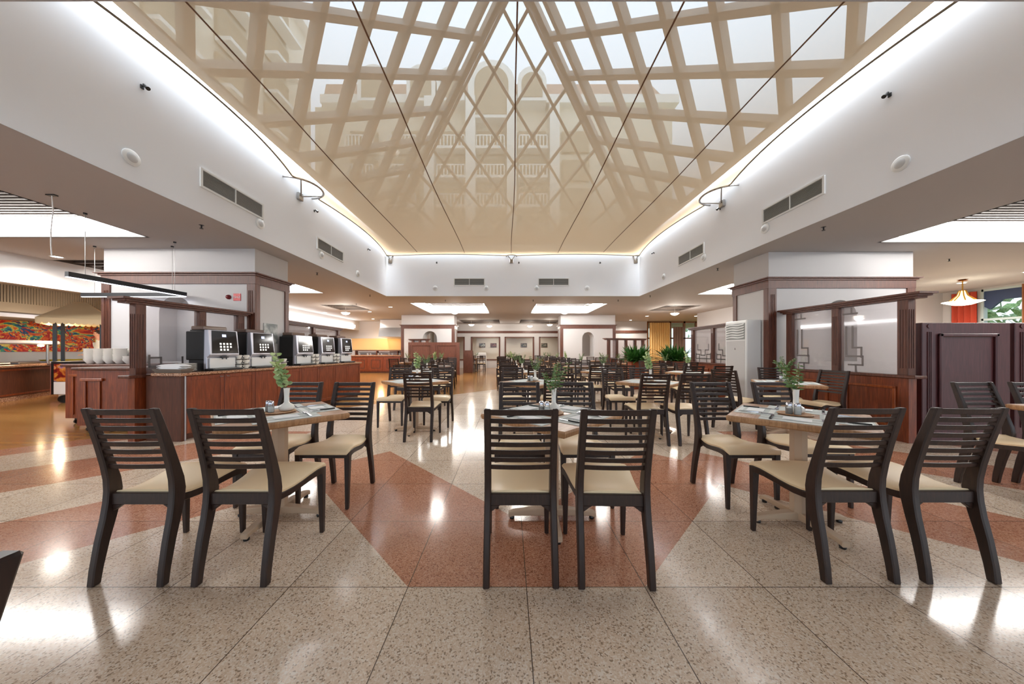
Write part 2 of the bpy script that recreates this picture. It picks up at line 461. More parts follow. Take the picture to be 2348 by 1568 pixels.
def edge_pts(side):
    pts=[]
    for j in range(N+1):
        i={'l':0,'r':N}.get(side)
        k=j*(N+1)+i if side in 'lr' else N*(N+1)+j
        pts.append(Vector(mbf.v[k])+Vector((0,0,-.012)))
    return pts
for s in 'lrb': MB().tube(edge_pts(s),.013,5).build('edge_rope',edge_m,can,smooth=40)
for x in (-2.98,-1.45,.10,1.63,3.10):
    pts=[(x+.02*math.sin(t*1.1)*(1 if x<0 else -1),SY0+.05+(SY1-SY0-.35-abs(x)*.05)*t/8,-.012) for t in range(9)]
    m_=MB()
    for p,q in zip(pts,pts[1:]): m_.bar(p,q,.016,.006)
    m_.build('seam',seam_m,can)
# anchor rings
def ring(loc,ang,R,which):
    r=thing('canopy_anchor',f'curved steel ring holding the canopy edge {which}','anchor',loc,ang,'canopy anchors')
    pts=[(R*math.cos(a),R*math.sin(a),0) for a in [(-90+i*12)*PI/180 for i in range(16)]]
    MB().tube(pts,.02,6).build('ring',steel,r,smooth=40)
    s=MB();s.tube([(.05,0,-.16),(R*.62,R*.75,0)],.014,6);s.tube([(.05,0,-.16),(R*.62,-R*.75,0)],.014,6);s.build('strut',steel,r,smooth=40)
    MB().box(.0,.06,-.06,.06,-.24,-.10).build('bracket',steel,r,bevel=.008)
ring((SX0+.004,MIDL,FZ-.01),0,.42,'at the middle of the bar side')
ring((SX1-.004,MIDR,FZ-.01),PI,.42,'at the middle of the window side')
ring((MIDB,SY1-.004,FZ-.01),-PI/2,.17,'at the middle of the back edge')
ring((SX0+.12,SY1-.004,FZ-.01),-PI/2+.6,.1,'in the back corner on the bar side')
ring((SX1-.12,SY1-.004,FZ-.01),-PI/2-.6,.1,'in the back corner on the window side')
# vents, speakers, spotlights on the skylight walls
grill_m=mat('vent_fins',C(150,152,150),.5);ventw=mat('vent_frame',C(220,222,222),.5)
def vent(loc,ang,which):
    r=thing('wall_vent',f'slatted air vent on the skylight wall, {which}','vent',loc,ang,'skylight wall vents')
    f=MB();L,h=1.0,.21
    f.box(-L/2-.03,L/2+.03,-.02,0,-.025,0);f.box(-L/2-.03,L/2+.03,-.02,0,h,h+.025);f.box(-L/2-.03,-L/2,-.02,0,0,h);f.box(L/2,L/2+.03,-.02,0,0,h);f.box(-.008,.008,-.02,0,0,h)
    f.build('frame',ventw,r)
    MB().box(-L/2,L/2,-.004,-.001,0,h).build('backing',grback,r)
    s=MB()
    for k in range(12): s.box(-L/2,L/2,-.016,-.006,.004+k*.0175,.012+k*.0175)
    s.build('fins',grill_m,r)
# wall frames: local -y points into the room
for (x,y,a,w) in ((SX0,4.65,PI/2,'nearest on the bar side'),(SX0,7.16,PI/2,'second on the bar side'),(SX1,4.84,-PI/2,'nearest on the window side'),(SX1,7.5,-PI/2,'second on the window side'),(-1.33,SY1,0,'back wall, bar half'),(1.53,SY1,0,'back wall, window half')):
    vent((x,y,3.43),a,w)
def wallspk(loc,ang,which):
    r=thing('wall_speaker',f'round white speaker grille on the skylight wall, {which}','speaker',loc,ang,'round wall speakers')
    m_=MB().lathe([(.085,0),(.085,.012),(.07,.02)],n=20)
    m_.v=[(x,-z,y) for x,y,z in m_.v];m_.build('rim',ventw,r,smooth=30)
    m_=MB().lathe([(.066,.01),(.05,.022),(.02,.026)],n=20);m_.v=[(x,-z,y) for x,y,z in m_.v];m_.build('mesh_cover',mat('spk',C(190,192,194),.7) if 'spk' not in MATS else MATS['spk'],r,smooth=30)
sp=[(SX0,y,PI/2,f'{o} on the bar side') for y,o in ((3.37,'nearest'),(5.12,'second'),(6.8,'third'),(8.45,'farthest'))]
sp+=[(SX1,y,-PI/2,f'{o} on the window side') for y,o in ((3.48,'nearest'),(5.32,'second'),(7.0,'third'),(8.8,'farthest'))]
sp+=[(x,SY1,0,f'back wall, {o} from the bar side') for x,o in ((-2.49,'first'),(-.76,'second'),(.96,'third'),(2.67,'fourth'))]
for x,y,a,w in sp: wallspk((x,y,3.32),a,w)
def spotfix(loc,ang,which):
    r=thing('wall_spotlight',f'small black spotlight on the skylight wall, {which}','spotlight',loc,ang,'skylight wall spotlights')
    MB().box(-.015,.015,-.012,0,-.03,.012).build('bracket',blackp,r)
    MB().tube([(0,-.01,-.006),(0,-.04,0)],.006,6).build('arm',blackp,r)
    MB().tube([(0,-.03,.015),(0,-.075,-.03)],[.016,.022],10).build('lamp_head',blackp,r,smooth=40)
SPOTS=[(SX0,3.47,PI/2,'nearest on the bar side'),(SX0,6.55,PI/2,'second on the bar side'),(SX0,9.04,PI/2,'third on the bar side'),
 (SX1,3.58,-PI/2,'nearest on the window side'),(SX1,6.45,-PI/2,'second on the window side'),(SX1,9.38,-PI/2,'third on the window side'),
 (-2.43,SY1,0,'back wall, bar end'),(.35,SY1,0,'back wall, middle'),(3.1,SY1,0,'back wall, window end')]
for x,y,a,w in SPOTS: spotfix((x,y,4.19),a,w)

strip_em=emis('added_wash_strip',(.95,.98,1,1),L_STRIP)  # added strips, standing in for the daylight that washes the well walls
for (cx,cy,rz,hl,w) in ((SX0,(SY0+SY1)/2,PI/2,4.3,'along the bar side wall'),(SX1,(SY0+SY1)/2,-PI/2,4.3,'along the window side wall'),((SX0+SX1)/2,SY1,0,4.1,'along the back wall')):
    r=thing('added_light_strip','slim white light strip added above the canopy '+w,'light strip',(cx,cy,4.84),rz,'added wall washing strips')
    MB().box(-hl,hl,-.11,-.001,0,.05).box(-hl,hl,-.115,-.11,-.085,.05).build('housing',ventw,r)
    MB().box(-hl+.02,hl-.02,-.10,-.015,-.012,-.001).build('diffuser',strip_em,r)
# ------------------------------------------------------------------ hotel outside, seen through the roof
fac=mat('facade',C(232,222,204),.8);facd=mat('facade_recess',C(186,170,146),.9);rooft=mat('roof_tiles',C(204,176,158),.8);facw=mat('facade_white',C(240,236,228),.8)
def arch_poly(cx,zb,w,h,n=12):
    r=w/2;zs=zb+h-r
    return [(cx-r,zb),(cx+r,zb)]+[(cx+r*math.cos(a),zs+r*math.sin(a)) for a in [PI*i/n for i in range(n+1)]]
hb=thing('hotel_building','cream hotel block with balconies and arched dormers seen through the roof','building',(0,30,0))
MB().box(-18.9,16,0,8,0,25.0).build('wall',fac,hb)
MB().prism([(-18.5,25),(16.5,25),(14,27.5),(-18,27.5)],.3,7.5,'y').build('roof',rooft,hb)
MB().box(-18.0,16.3,-.7,0,24.9,25.7).build('cornice',facw,hb)
for k,(cx,w,z0,h) in enumerate(((-1.6,4.4,23.0,5.4),(2.2,2.7,24.6,3.2),(-8.2,2.7,24.6,3.4),(-12.7,2.9,24.6,3.4),(-5.4,2.6,24.6,3.2))):
    MB().prism(arch_poly(cx,z0,w,h),-1.3,2,'y').build('dormer',facw,hb)
    MB().prism(arch_poly(cx,z0+.3,w*.72,h-.9),-1.36,-1.3,'y').build('dormer_recess',facd,hb)
for cx in (-5.4,-1.7,2.3,-10,-14,6.5):
    big=cx==-1.7
    for q in range(7):
        z=22.6-q*2.75-2.2
        w=2.6
        MB().box(cx-w/2,cx+w/2,-.35,-.02,z,z+2.0).build('window_recess',facd,hb)
        if cx<5:
            MB().box(cx-w/2-.1,cx+w/2+.1,-1.3,-.35,z-.25,z).build('balcony_slab',facw,hb)
            b=MB()
            for t_ in range(9): b.box(cx-w/2+t_*w/8-.05,cx-w/2+t_*w/8+.05,-1.3,-1.24,z,z+.9)
            b.box(cx-w/2,cx+w/2,-1.32,-1.22,z+.9,z+1.0);b.build('railing',facw,hb)
for cx in (-3.55,.3,-7.4,4.3):
    MB().box(cx-.45,cx+.45,-1.5,0,0,24.9).build('pilaster',facw,hb)
wb=thing('hotel_wing','long cream hotel wing with balconies beside the glass roof','building',(-19,-1,0))
MB().box(-8,0,-6,30.5,0,30.5).build('wall',fac,wb)
MB().box(-8.5,.8,-6.5,30.5,30.5,31.2).build('roof_edge',facw,wb)
for k in range(8):
    y=-2+k*4.0
    for q in range(9):
        z=27.3-q*3.0
        MB().box(0,.25,y-1.2,y+1.2,z,z+2.2).build('window_recess',facd,wb)
        MB().box(.25,1.25,y-1.4,y+1.4,z-.25,z).build('balcony_slab',facw,wb)

# ------------------------------------------------------------------ walls and pillars
def arch_slab(mb,x0,x1,z0,z1,y0,y1,cx,r,zs,zb,mi=0,n=14):
    """slab in the xz plane with an arched opening; y0..y1 thick"""
    for y in (y0,y1):
        b=len(mb.v)
        out=[(x0,z0),(x1,z0),(x1,z1),(x0,z1)]
    def quad(p):
        mb.add([(a,y0,c) for a,c in p]+[(a,y1,c) for a,c in p],[(0,1,2,3),(7,6,5,4)],mi)
    quad([(x0,z0),(cx-r,z0),(cx-r,z1),(x0,z1)]);quad([(cx+r,z0),(x1,z0),(x1,z1),(cx+r,z1)])
    if zb>z0: quad([(cx-r,z0),(cx+r,z0),(cx+r,zb),(cx-r,zb)])
    for i in range(n):
        a0=PI-PI*i/n;a1=PI-PI*(i+1)/n
        xa,xb=cx+r*math.cos(a0),cx+r*math.cos(a1)
        quad([(xa,zs+r*math.sin(a0)),(xb,zs+r*math.sin(a1)),(xb,z1),(xa,z1)])
        mb.add([(xa,y0,zs+r*math.sin(a0)),(xb,y0,zs+r*math.sin(a1)),(xb,y1,zs+r*math.sin(a1)),(xa,y1,zs+r*math.sin(a0))],[(0,1,2,3)],mi)
    for x in (cx-r,cx+r): mb.add([(x,y0,zb),(x,y1,zb),(x,y1,zs),(x,y0,zs)],[(0,1,2,3)],mi)
    mb.add([(cx-r,y0,zb),(cx+r,y0,zb),(cx+r,y1,zb),(cx-r,y1,zb)],[(0,1,2,3)],mi)
    for x in (x0,x1): mb.add([(x,y0,z0),(x,y1,z0),(x,y1,z1),(x,y0,z1)],[(0,1,2,3)],mi)
    mb.add([(x0,y0,z1),(x1,y0,z1),(x1,y1,z1),(x0,y1,z1)],[(0,1,2,3)],mi)
    return mb
def pillar(name,x0,x1,y0,y1,arch,label,trimz=2.60,through=False,base=False):
    r=thing(name,label,'pillar',((x0+x1)/2,y0,0));cx=(x0+x1)/2
    a0,a1=x0-cx,x1-cx;d=y1-y0
    body=MB()
    if arch:
        ax,ar,zs,zb=arch
        arch_slab(body,a0,a1,0,CEIL-.002,0,d if through else .3,ax-cx,ar,zs,zb)
        if not through: body.box(a0,a1,.3,d,0,CEIL-.002)
    else: body.box(a0,a1,0,d,0,CEIL-.002)
    body.build('plaster_body',plaster,r,recalc=False)
    e=.035;tr=MB()
    def band(z0,z1,k): # frame ring around the pillar
        tr.box(a0-k,a1+k,-k,0,z0,z1);tr.box(a0-k,a0,0,d,z0,z1);tr.box(a1,a1+k,0,d,z0,z1);tr.box(a0-k,a1+k,d,d+k,z0,z1)
    band(trimz-.2,trimz-.05,.025);band(trimz-.05,trimz-.02,.05);band(trimz-.02,trimz,.09)
    tr.build('cornice_moulding',mahog2,r)
    for sx in (a0,a1):
        q=MB();w=.13;s=-1 if sx==a0 else 1
        q.box(min(sx-s*w,sx+s*.02),max(sx-s*w,sx+s*.02),-.022,0,0,trimz-.2)
        q.box(sx-(.0 if s>0 else .022),sx+(.022 if s>0 else 0),0,w*.7,0,trimz-.2)
        for k in range(3): q.box(sx-s*(.035+k*.03)-.005,sx-s*(.035+k*.03)+.005,-.03,-.022,.25,trimz-.32)
        q.build('corner_post',mahog2,r)
        q=MB();q.box(sx-(.0 if s>0 else .022),sx+(.022 if s>0 else 0),d-.1,d,0,trimz-.2);q.build('corner_post',mahog2,r)
    return r
PL=(-7.34,-4.60,5.57,6.40);PR=(4.88,7.59,5.76,6.65)
pillar('pillar',*PL,(-6.05,.29,1.90,1.0),'white pillar with arched niche behind the coffee machines',2.61)
pillar('pillar',*PR,(6.23,.31,1.84,1.0),'white pillar with arched niche behind the air conditioner',2.57)
pillar('pillar',-5.58,-2.83,16.0,16.8,(-4.10,.37,1.85,.9),'white pillar with arch behind the reddish panelled screen',2.55,through=True)
pillar('pillar',2.72,5.56,16.0,16.8,(4.15,.31,1.86,.9),'white pillar with arched opening showing a picture, window side',2.55,through=True)
# fire signs on the near bar-side pillar
red=mat('sign_red',C(196,40,40),.4);dred=mat('alarm_red',C(110,16,24),.3)
sg=thing('fire_sign','square red fire sign with white marks on the white pillar','sign',(-4.92,5.57,2.17),0)
MB().box(-.065,.065,-.008,0,-.065,.065).build('plate',red,sg)
q=MB()
q.box(-.05,-.042,-.010,-.008,-.018,.022);q.box(-.05,-.022,-.010,-.008,.016,.022);q.box(-.028,-.022,-.010,-.008,-.018,.022);q.box(-.05,-.022,-.010,-.008,-.018,-.012)
q.box(.042,.05,-.010,-.008,-.018,.022);q.box(.022,.05,-.010,-.008,-.018,-.012);q.box(.022,.028,-.010,-.008,-.018,.022)
q.bar((-.02,-.009,-.006),(.0,-.009,.008),.004,.006);q.bar((.0,-.009,.008),(.02,-.009,-.006),.004,.006)
q.build('emblem',paper,sg)
m_=MB().lathe([(.042,0),(.042,.015),(.03,.04),(.012,.05)],n=18);m_.v=[(x,-z,y) for x,y,z in m_.v]
o=m_.build('fire_alarm',dred,smooth=40);o.location=(-5.07,5.568,2.172);tag(o,'small dark red round alarm beside the square sign','alarm')
# notice on the side of the pillar
nt=mat('notice_grey',C(150,154,154),.6)
n_=noise(nt,coords(nt),9,4);lk(nt,ramp(nt,n_.outputs[0],[(.4,C(120,126,126)),(.62,C(190,192,190))]),bsdf(nt).inputs['Base Color'])
o=MB().box(0,.012,-.17,.17,-.19,.19).build('notice_board',nt);o.location=(-4.598,5.93,1.53);tag(o,'grey printed notice on the narrow side of the white pillar','notice')

# outer walls
struct('wall_left',MB().box(-14.7,-14.5,-1,21,0,CEIL),plaster)
struct('wall_back_left',MB().box(-14.5,-5.0,19.4,19.6,0,CEIL),plaster)
struct('wall_bulkhead',MB().box(-9.6,-9.43,2,19.4,2.485,CEIL),plaster)
bw=MB();YB=21.4
wins=[(-4.9,-3.05),(-2.62,-.58),(-.27,1.79),(2.12,4.2)]
xs=[-5.2]+[q for w_ in wins for q in w_]+[8.8]
for a,b in zip(xs[::2],xs[1::2]): bw.box(a,b,YB,YB+.15,0,2.17)
bw.box(-5.2,8.8,YB,YB+.15,2.17,CEIL)
for a,b in wins: bw.box(a,b,YB,YB+.15,0,.55)
struct('wall_back',bw,plaster)
struct('trim_1',MB().box(-5.0,8.8,YB-.05,YB,2.42,2.58),mahog2)
for k,(a,b) in enumerate(wins):
    wn=thing(f'window_{k+1}',None,None,((a+b)/2,YB,.55));wn['kind']='structure';hw=(b-a)/2
    f=MB();f.box(-hw,-hw+.1,-.04,.12,0,1.62);f.box(hw-.1,hw,-.04,.12,0,1.62);f.box(-hw,hw,-.04,.12,1.56,1.62);f.box(-hw,hw,-.04,.12,-.02,.06)
    f.build('window_frame',mahog2,wn)
    MB().box(-hw+.1,hw-.1,.04,.05,.06,1.56).build('window_pane',glass,wn)
struct('wall_back_room',MB().box(-5.5,8.8,24.5,24.7,0,CEIL),cream_wall)
struct('wall_back_room_side',MB().box(-5.5,-5.3,21.55,24.5,0,CEIL),cream_wall)
pm=[]
for i,(a,b,c) in enumerate(((C(120,40,40),C(190,120,100),C(90,50,40)),(C(60,60,64),C(200,200,190),C(120,110,100)),(C(100,40,36),C(160,90,70),C(70,40,40)),(C(90,80,60),C(170,150,120),C(60,60,60)),(C(70,90,80),C(170,160,140),C(80,70,60)))):
    m=mat(f'picture_{i}',a,.5);n_=noise(m,coords(m),7+i,3);lk(m,ramp(m,n_.outputs[0],[(.35,a),(.5,c),(.62,b)]),bsdf(m).inputs['Base Color']);pm.append(m)
for i,(x,z,w,lab) in enumerate(((-3.25,1.63,.4,'greenish picture farthest to the bar side on the back room wall'),(-2.1,1.63,.5,'reddish landscape picture on the back room wall'),(-1.2,1.63,.5,'grey picture of a pale house on the back room wall'),(1.22,1.63,.5,'dark red picture seen through the middle back window'),(2.85,1.63,.5,'brown picture seen through the back window beside the pillar'),(6.2,1.63,.6,'picture seen through the arch of the far pillar'))):
    r=thing('wall_picture',lab,'picture',(x,24.5,z),0,'pictures on the back room wall')
    MB().box(-w/2,w/2,-.03,0,-.17,.17).build('frame',mahog2,r)
    MB().box(-w/2+.03,w/2-.03,-.035,-.03,-.14,.14).build('image',pm[i%5],r)
# right side walls
struct('wall_right_bay',MB().box(9.4,9.6,9.9,15.3,0,CEIL),plaster)
struct('wall_right_return',MB().box(9.6,14,9.9,10.1,0,CEIL),plaster)
rw=MB();rw.box(14,14.2,-1,7.8,0,CEIL);rw.box(14,14.2,9.1,10.1,0,CEIL);rw.box(14,14.2,7.8,9.1,0,.6);rw.box(14,14.2,7.8,9.1,3.0,CEIL)
struct('wall_right',rw,plaster)
bluef=mat('window_blue',C(60,76,110),.4);palef=mat('window_pale',C(190,205,205),.4)
wn=thing('window_5',None,None,(14,8.45,0));wn['kind']='structure'
f=MB();f.box(-.02,.1,-.65,-.59,.6,3.0);f.box(-.02,.1,.59,.65,.6,3.0);f.box(-.02,.1,-.63,.63,.6,.66);f.box(-.02,.1,-.63,.63,2.94,3.0);f.box(-.02,.08,-.63,.63,2.08,2.14);f.build('window_frame',palef,wn)
f=MB();f.box(.0,.08,-.63,.63,2.66,2.94);f.bar((.04,.6,2.5),(.04,.2,2.94),.06,.3);f.build('window_awning',bluef,wn)
MB().box(.03,.04,-.6,.6,.66,2.94).build('window_pane',glass,wn)
# back wall with window bay on the right
struct('wall_back_right',MB().box(5.56,8.75,19.4,19.6,0,CEIL),plaster)
struct('trim_2',MB().box(5.56,8.75,19.35,19.4,2.32,2.48),mahog2)
bay=wood('bay_frame',C(150,92,44),C(120,68,30),C(176,116,62))
wn=thing('window_6',None,None,(10.4,19.5,0));wn['kind']='structure'
f=MB()
for x in (-1.6,-.15,.75,1.5): f.box(x-.06,x+.06,-.05,.05,.5,CEIL)
f.box(-1.6,1.5,-.05,.05,1.95,2.03);f.box(-1.6,1.5,-.05,.05,2.95,CEIL);f.box(-1.6,1.5,-.05,.05,.5,.6);f.box(-1.65,1.55,-.06,.06,0,.5)
f.build('window_frame',bay,wn);MB().box(-1.54,1.44,0,.01,.6,2.95).build('window_pane',glass,wn)
def drape(name,x0,x1,z0,z1,y,m,lab,amp=.05,nw=9,axis='x'):
    mb=MB();n=nw*8;R1=[];R2=[]
    for i in range(n+1):
        t=i/n;x=x0+(x1-x0)*t;d=amp*math.sin(t*nw*2*PI)
        a=(x,y+d) if axis=='x' else (y+d,x);R1.append((*a,z0));R2.append((*a,z1))
        R1[-1]=(*a,z0)
    th=.01
    off=(0,th) if axis=='x' else (th,0)
    R3=[(p[0]+off[0],p[1]+off[1],p[2]) for p in R2];R4=[(p[0]+off[0],p[1]+off[1],p[2]) for p in R1]
    for A,B in ((R1,R2),(R2,R3),(R3,R4),(R4,R1)):
        mb.add(A+B,[(i,i+1,n+2+i,n+1+i) for i in range(n)])
    o=mb.build(name,m,smooth=60);return tag(o,lab,'curtain')
gold=mat('curtain_gold',C(240,206,140),.7);brownc=mat('curtain_brown',C(150,124,110),.7);redc=mat('curtain_red',C(176,62,38),.8)
drape('curtain',8.85,10.1,.55,2.95,19.25,gold,'golden pleated curtain hanging in the far window bay',amp=.08)
drape('curtain',10.35,11.0,1.0,2.7,19.3,brownc,'brownish curtain beside the golden one in the window bay',nw=4)
o=drape('curtain',9.08,9.6,.5,2.96,13.85,redc,'orange red curtain beside the blue framed window',nw=4,amp=.04,axis='y')
o=drape('curtain',7.9,8.28,.5,3.0,13.85,bay,'amber curtain at the near edge of the blue framed window',nw=4,amp=.04,axis='y')
# garden outside windows
lawn=mat('lawn',C(120,150,90),.9);treem=_leaf('tree_foliage',C(150,180,120),C(90,130,70))
struct('ground_outside',MB().box(15,45,-10,60,-.3,-.05).box(9,15,20,60,-.3,-.05),lawn)
def blob_tree(x,y,h,lab):
    r=thing('garden_tree',lab,'tree',(x,y,-.05),0,'garden trees')
    MB().tube([(0,0,0),(0.1,0,h*.4),(0,.1,h*.6)],[.16,.12,.08],8).build('trunk',stemm,r)
    mb=MB();rnd=random.Random(int(x*10))
    for k in range(260):
        a=rnd.random()*2*PI;el=math.asin(rnd.uniform(-.8,1));rr=h*.36*(.65+.4*rnd.random())
        p=Vector((rr*math.cos(a)*math.cos(el),rr*math.sin(a)*math.cos(el),h*.68+rr*.9*math.sin(el)))
        s=.28;u=Vector((rnd.uniform(-1,1),rnd.uniform(-1,1),rnd.uniform(-1,1))).normalized();w=u.orthogonal().normalized()
        mb.add([p-u*s,p+w*s*.6,p+u*s,p-w*s*.6],[(0,1,2,3)])
    mb.build('foliage',treem,r,recalc=False)
blob_tree(24,14,5,'leafy tree outside the blue framed window');blob_tree(20,31,6,'leafy tree outside the window bay');blob_tree(26,19,6,'second leafy tree beyond the blue framed window')

# ------------------------------------------------------------------ glazed wooden partitions
etch=mat('etched_lines',C(120,112,110),.4);etchd=mat('dark_lines',C(60,54,52),.4)
def partition(loc,rz,L,posts,label,low=.87,top=1.94,side=1,pat=None,wood_=mahog,panels=True):
    """runs along local +y from 0 to L; side = which local x side faces the dining room"""
    r=thing('glazed_partition',label,'partition',loc,rz)
    MB().box(-.055,.055,0,L,0,low-.03).build('base_wall',wood_,r)
    MB().box(-.09,.09,-.08,L+.02,low-.03,low+.01).build('sill',mahog2,r,bevel=.008)
    if panels:
        n=max(1,round(L/.95));
        for k in range(n):
            a=L*k/n+.12;b=L*(k+1)/n-.12;x=side*.055
            q=MB();
            def fb(y0,y1,z0,z1,d): q.box(min(x,x+side*d),max(x,x+side*d),y0,y1,z0,z1)
            fb(a,b,low-.18,low-.145,.022);fb(a,b,.18,.215,.022);fb(a,a+.035,.18,low-.145,.022);fb(b-.035,b,.18,low-.145,.022)
            q.build('panel_moulding',panelor,r,bevel=.005)
    for p in posts:
        q=MB();w=.11 if p in (posts[0],posts[-1]) else .10
        q.box(-.05,.05,p-w/2,p+w/2,0 if p==posts[0] else low+.01,top-.07)
        for k in range(3):
            for s in (-1,1): q.box(s*.05-.006,s*.05+.006,p-w/4+k*w/4-.006,p-w/4+k*w/4+.006,low+.1,top-.2)
        if p==posts[0]:
            for k in range(3): q.box(-.03+k*.03-.006,-.03+k*.03+.006,p-w/2-.006,p-w/2,low+.1,top-.2)
        q.build('post',mahog2 if wood_ is mahog else wood_,r,bevel=.004)
    c=MB();c.box(-.07,.07,-.09,L+.05,top-.07,top-.045);c.box(-.10,.10,-.12,L+.07,top-.045,top-.02);c.box(-.13,.13,-.15,L+.1,top-.02,top+.005);c.build('cornice',mahog2,r)
    for a,b in zip(posts,posts[1:]):
        g_=MB().box(-.004,.004,a+.05,b-.05,low+.01,top-.07).build('glass_panel',milky,r)
        if pat:
            e=MB();zc=low;h=top-low-.08;y0=a+.05;wd=b-a-.1;x=side*.006
            def ln(u0,v0,u1,v1,t=.012): e.box(min(x,x+side*.002),max(x,x+side*.002),y0+min(u0,u1)*wd-t,y0+max(u0,u1)*wd+t,zc+min(v0,v1)*h-t,zc+max(v0,v1)*h+t)
            for seg in pat: ln(*seg)
            e.build('etched_pattern',etchd if len(pat)>12 else etch,g_)
    return r
patA=[(.85,.12,.6,.12),(.72,.12,.72,.0),(.6,.25,.9,.25),(.6,.25,.6,.12),(.9,.7,.9,.28),(.78,.7,.78,.38),(.78,.38,.62,.38),(.62,.38,.62,.24),(.95,.9,.7,.9),(.8,.9,.8,.98)]
patB=[(.1,.12,.9,.12),(.1,.12,.1,.28),(.9,.12,.9,.28),(.3,.25,.3,.0),(.7,.25,.7,.0),(.1,.25,.3,.25),(.7,.25,.9,.25),(.38,.22,.62,.22),(.38,.22,.38,.38),(.62,.22,.62,.38),(.2,.38,.38,.38),(.62,.38,.8,.38),(.2,.38,.2,.55),(.8,.38,.8,.55)]
# near window side
def ang2(a,b): return math.atan2(-(b[0]-a[0]),b[1]-a[1])
def part2(a,b,label,**k):
    L=math.hypot(b[0]-a[0],b[1]-a[1]);ps=k.pop('frac',(0,.5,1));rz=ang2(a,b)
    return partition((a[0],a[1],0),rz,L,[L*f+(0.065 if f==0 else -.05 if f==1 else 0) for f in ps],label,**k)
part2((5.24,3.98),(5.15,5.64),'wood and glass partition between the booth and the white pillar',side=-1,pat=patA,frac=(0,.52,1))
part2((5.44,7.2),(5.46,9.1),'wood and glass partition with stepped pattern beyond the air conditioner',side=-1,pat=patB,top=1.87)
part2((-4.94,4.02),(-4.74,5.46),'wood and glass partition standing behind the first coffee machines',side=1,pat=patB[:6],frac=(0,.55,1),panels=False,top=1.885)
part2((-4.98,6.6),(-5.1,9.2),'wood and glass partition standing behind the last coffee machines',side=1,top=1.87)
part2((4.15,12.9),(5.9,13.4),'low wooden partition with glass panes before the far pillar',side=-1,top=1.72,frac=(0,.25,.5,.75,1))
# dark booth screens, window side
def booth(loc,rz,w,h,m,label,mm=None,n=1):
    r=thing('booth_screen',label,'screen',loc,rz)
    MB().box(0,w*n,0,.07,0,h).build('board',m,r,bevel=.006)
    for k in range(n):
        x0=w*k
        q=MB();a,b,z0,z1=x0+.20,x0+w-.18,.28,h-.14
        q.box(a,b,-.03,0,z1-.045,z1);q.box(a,b,-.03,0,z0,z0+.045);q.box(a,a+.045,-.03,0,z0,z1);q.box(b-.045,b,-.03,0,z0,z1)
        q.build('panel_moulding',mm or m,r,bevel=.01)
        q=MB()
        for j in range(3): q.box(x0+.065+j*.022,x0+.075+j*.022,-.008,0,.2,h-.12)
        q.tube([(x0+.09,-.008,h-.045),(x0+.09,-.003,h-.045)],.028,12);q.build('fluting',m,r)
    MB().box(-.004,w*n+.004,-.012,.082,0,.12).build('plinth',m,r,bevel=.004)
    return r
booth((5.39,4.0,0),0,1.15,1.565,plum,'tall dark plum wooden booth screen beside the glazed partition')
booth((6.60,4.0,0),0,1.15,1.565,plum,'second dark plum booth screen cut by the picture edge')
booth((-5.0,15.3,0),0,1.28,1.62,mahog2,'long reddish wooden panelled screen before the far white pillar',walnut,n=2)
part2((-5.0,15.9),(-4.1,15.65),'small wooden framed screen peeking over the reddish panels',top=1.8,low=1.5,frac=(0,.5,1),panels=False)
q=MB();q.prism([(0,0),(.55,0),(.55,.9),(.5,1.08),(.38,1.18),(.2,1.22),(0,1.22)],0,.5,'x');o=q.build('rounded_screen',mahog2,bevel=.01)
o.location=(-2.45,16.6,0);tag(o,'reddish wooden end panel with rounded top on the parquet','screen')
# white slatted cabinet at the end of the aisle
r=thing('white_cabinet','low white slatted cabinet at the end of the aisle','cabinet',(-1.86,21.1,0))
MB().box(-.34,.34,-.18,.18,0,1.08).build('body',white,r)
q=MB()
for k in range(7): q.box(-.30,.30,-.19,-.18,.08+k*.14,.14+k*.14)
q.build('louvre_front',plaster,r)
# ------------------------------------------------------------------ chairs (origin under the seat, +y is the way it faces)
LEGP=[(-.250,0),(-.241,.08),(-.219,.21),(-.195,.32),(-.181,.40),(-.176,.46),(-.181,.52),(-.198,.60),(-.228,.72),(-.262,.84),(-.283,.912)]
LEGD=[.030,.034,.040,.045,.050,.052,.048,.041,.034,.028,.024]
def post_y(z):
    for (y0,z0),(y1,z1) in zip(LEGP,LEGP[1:]):
        if z0<=z<=z1: return y0+(y1-y0)*(z-z0)/(z1-z0)
    return LEGP[-1][0]
def rear_leg(s):
    mb=MB();R=[]
    for (y,z),d in zip(LEGP,LEGD):
        x=s*(.176-.008*z/.91);w=.017
        R.append([(x-w,y-d*.62,z),(x+w,y-d*.62,z),(x+w,y+d*.62,z),(x-w,y+d*.62,z)])
    return mb.rings(R)
def front_leg(s):
    R=[]
    for z,w,yy in ((0,.0125,.212),(.2,.016,.208),(.40,.020,.203),(.438,.020,.203)):
        x=s*(.187);R.append([(x-w,yy-w,z),(x+w,yy-w,z),(x+w,yy+w,z),(x-w,yy+w,z)])
    return MB().rings(R)
SEATP=[(-.178,.452),(-.15,.444),(-.10,.437),(-.04,.437),(.02,.444),(.08,.455),(.14,.464),(.19,.464),(.22,.456),(.238,.440)]
def seat_z(y):
    for (y0,z0),(y1,z1) in zip(SEATP,SEATP[1:]):
        if y0<=y<=y1: return z0+(z1-z0)*(y-y0)/(y1-y0)
    return SEATP[0][1] if y<0 else SEATP[-1][1]
def half_w(y): return .158+.048*min(1,max(0,(y+.178)/.36))
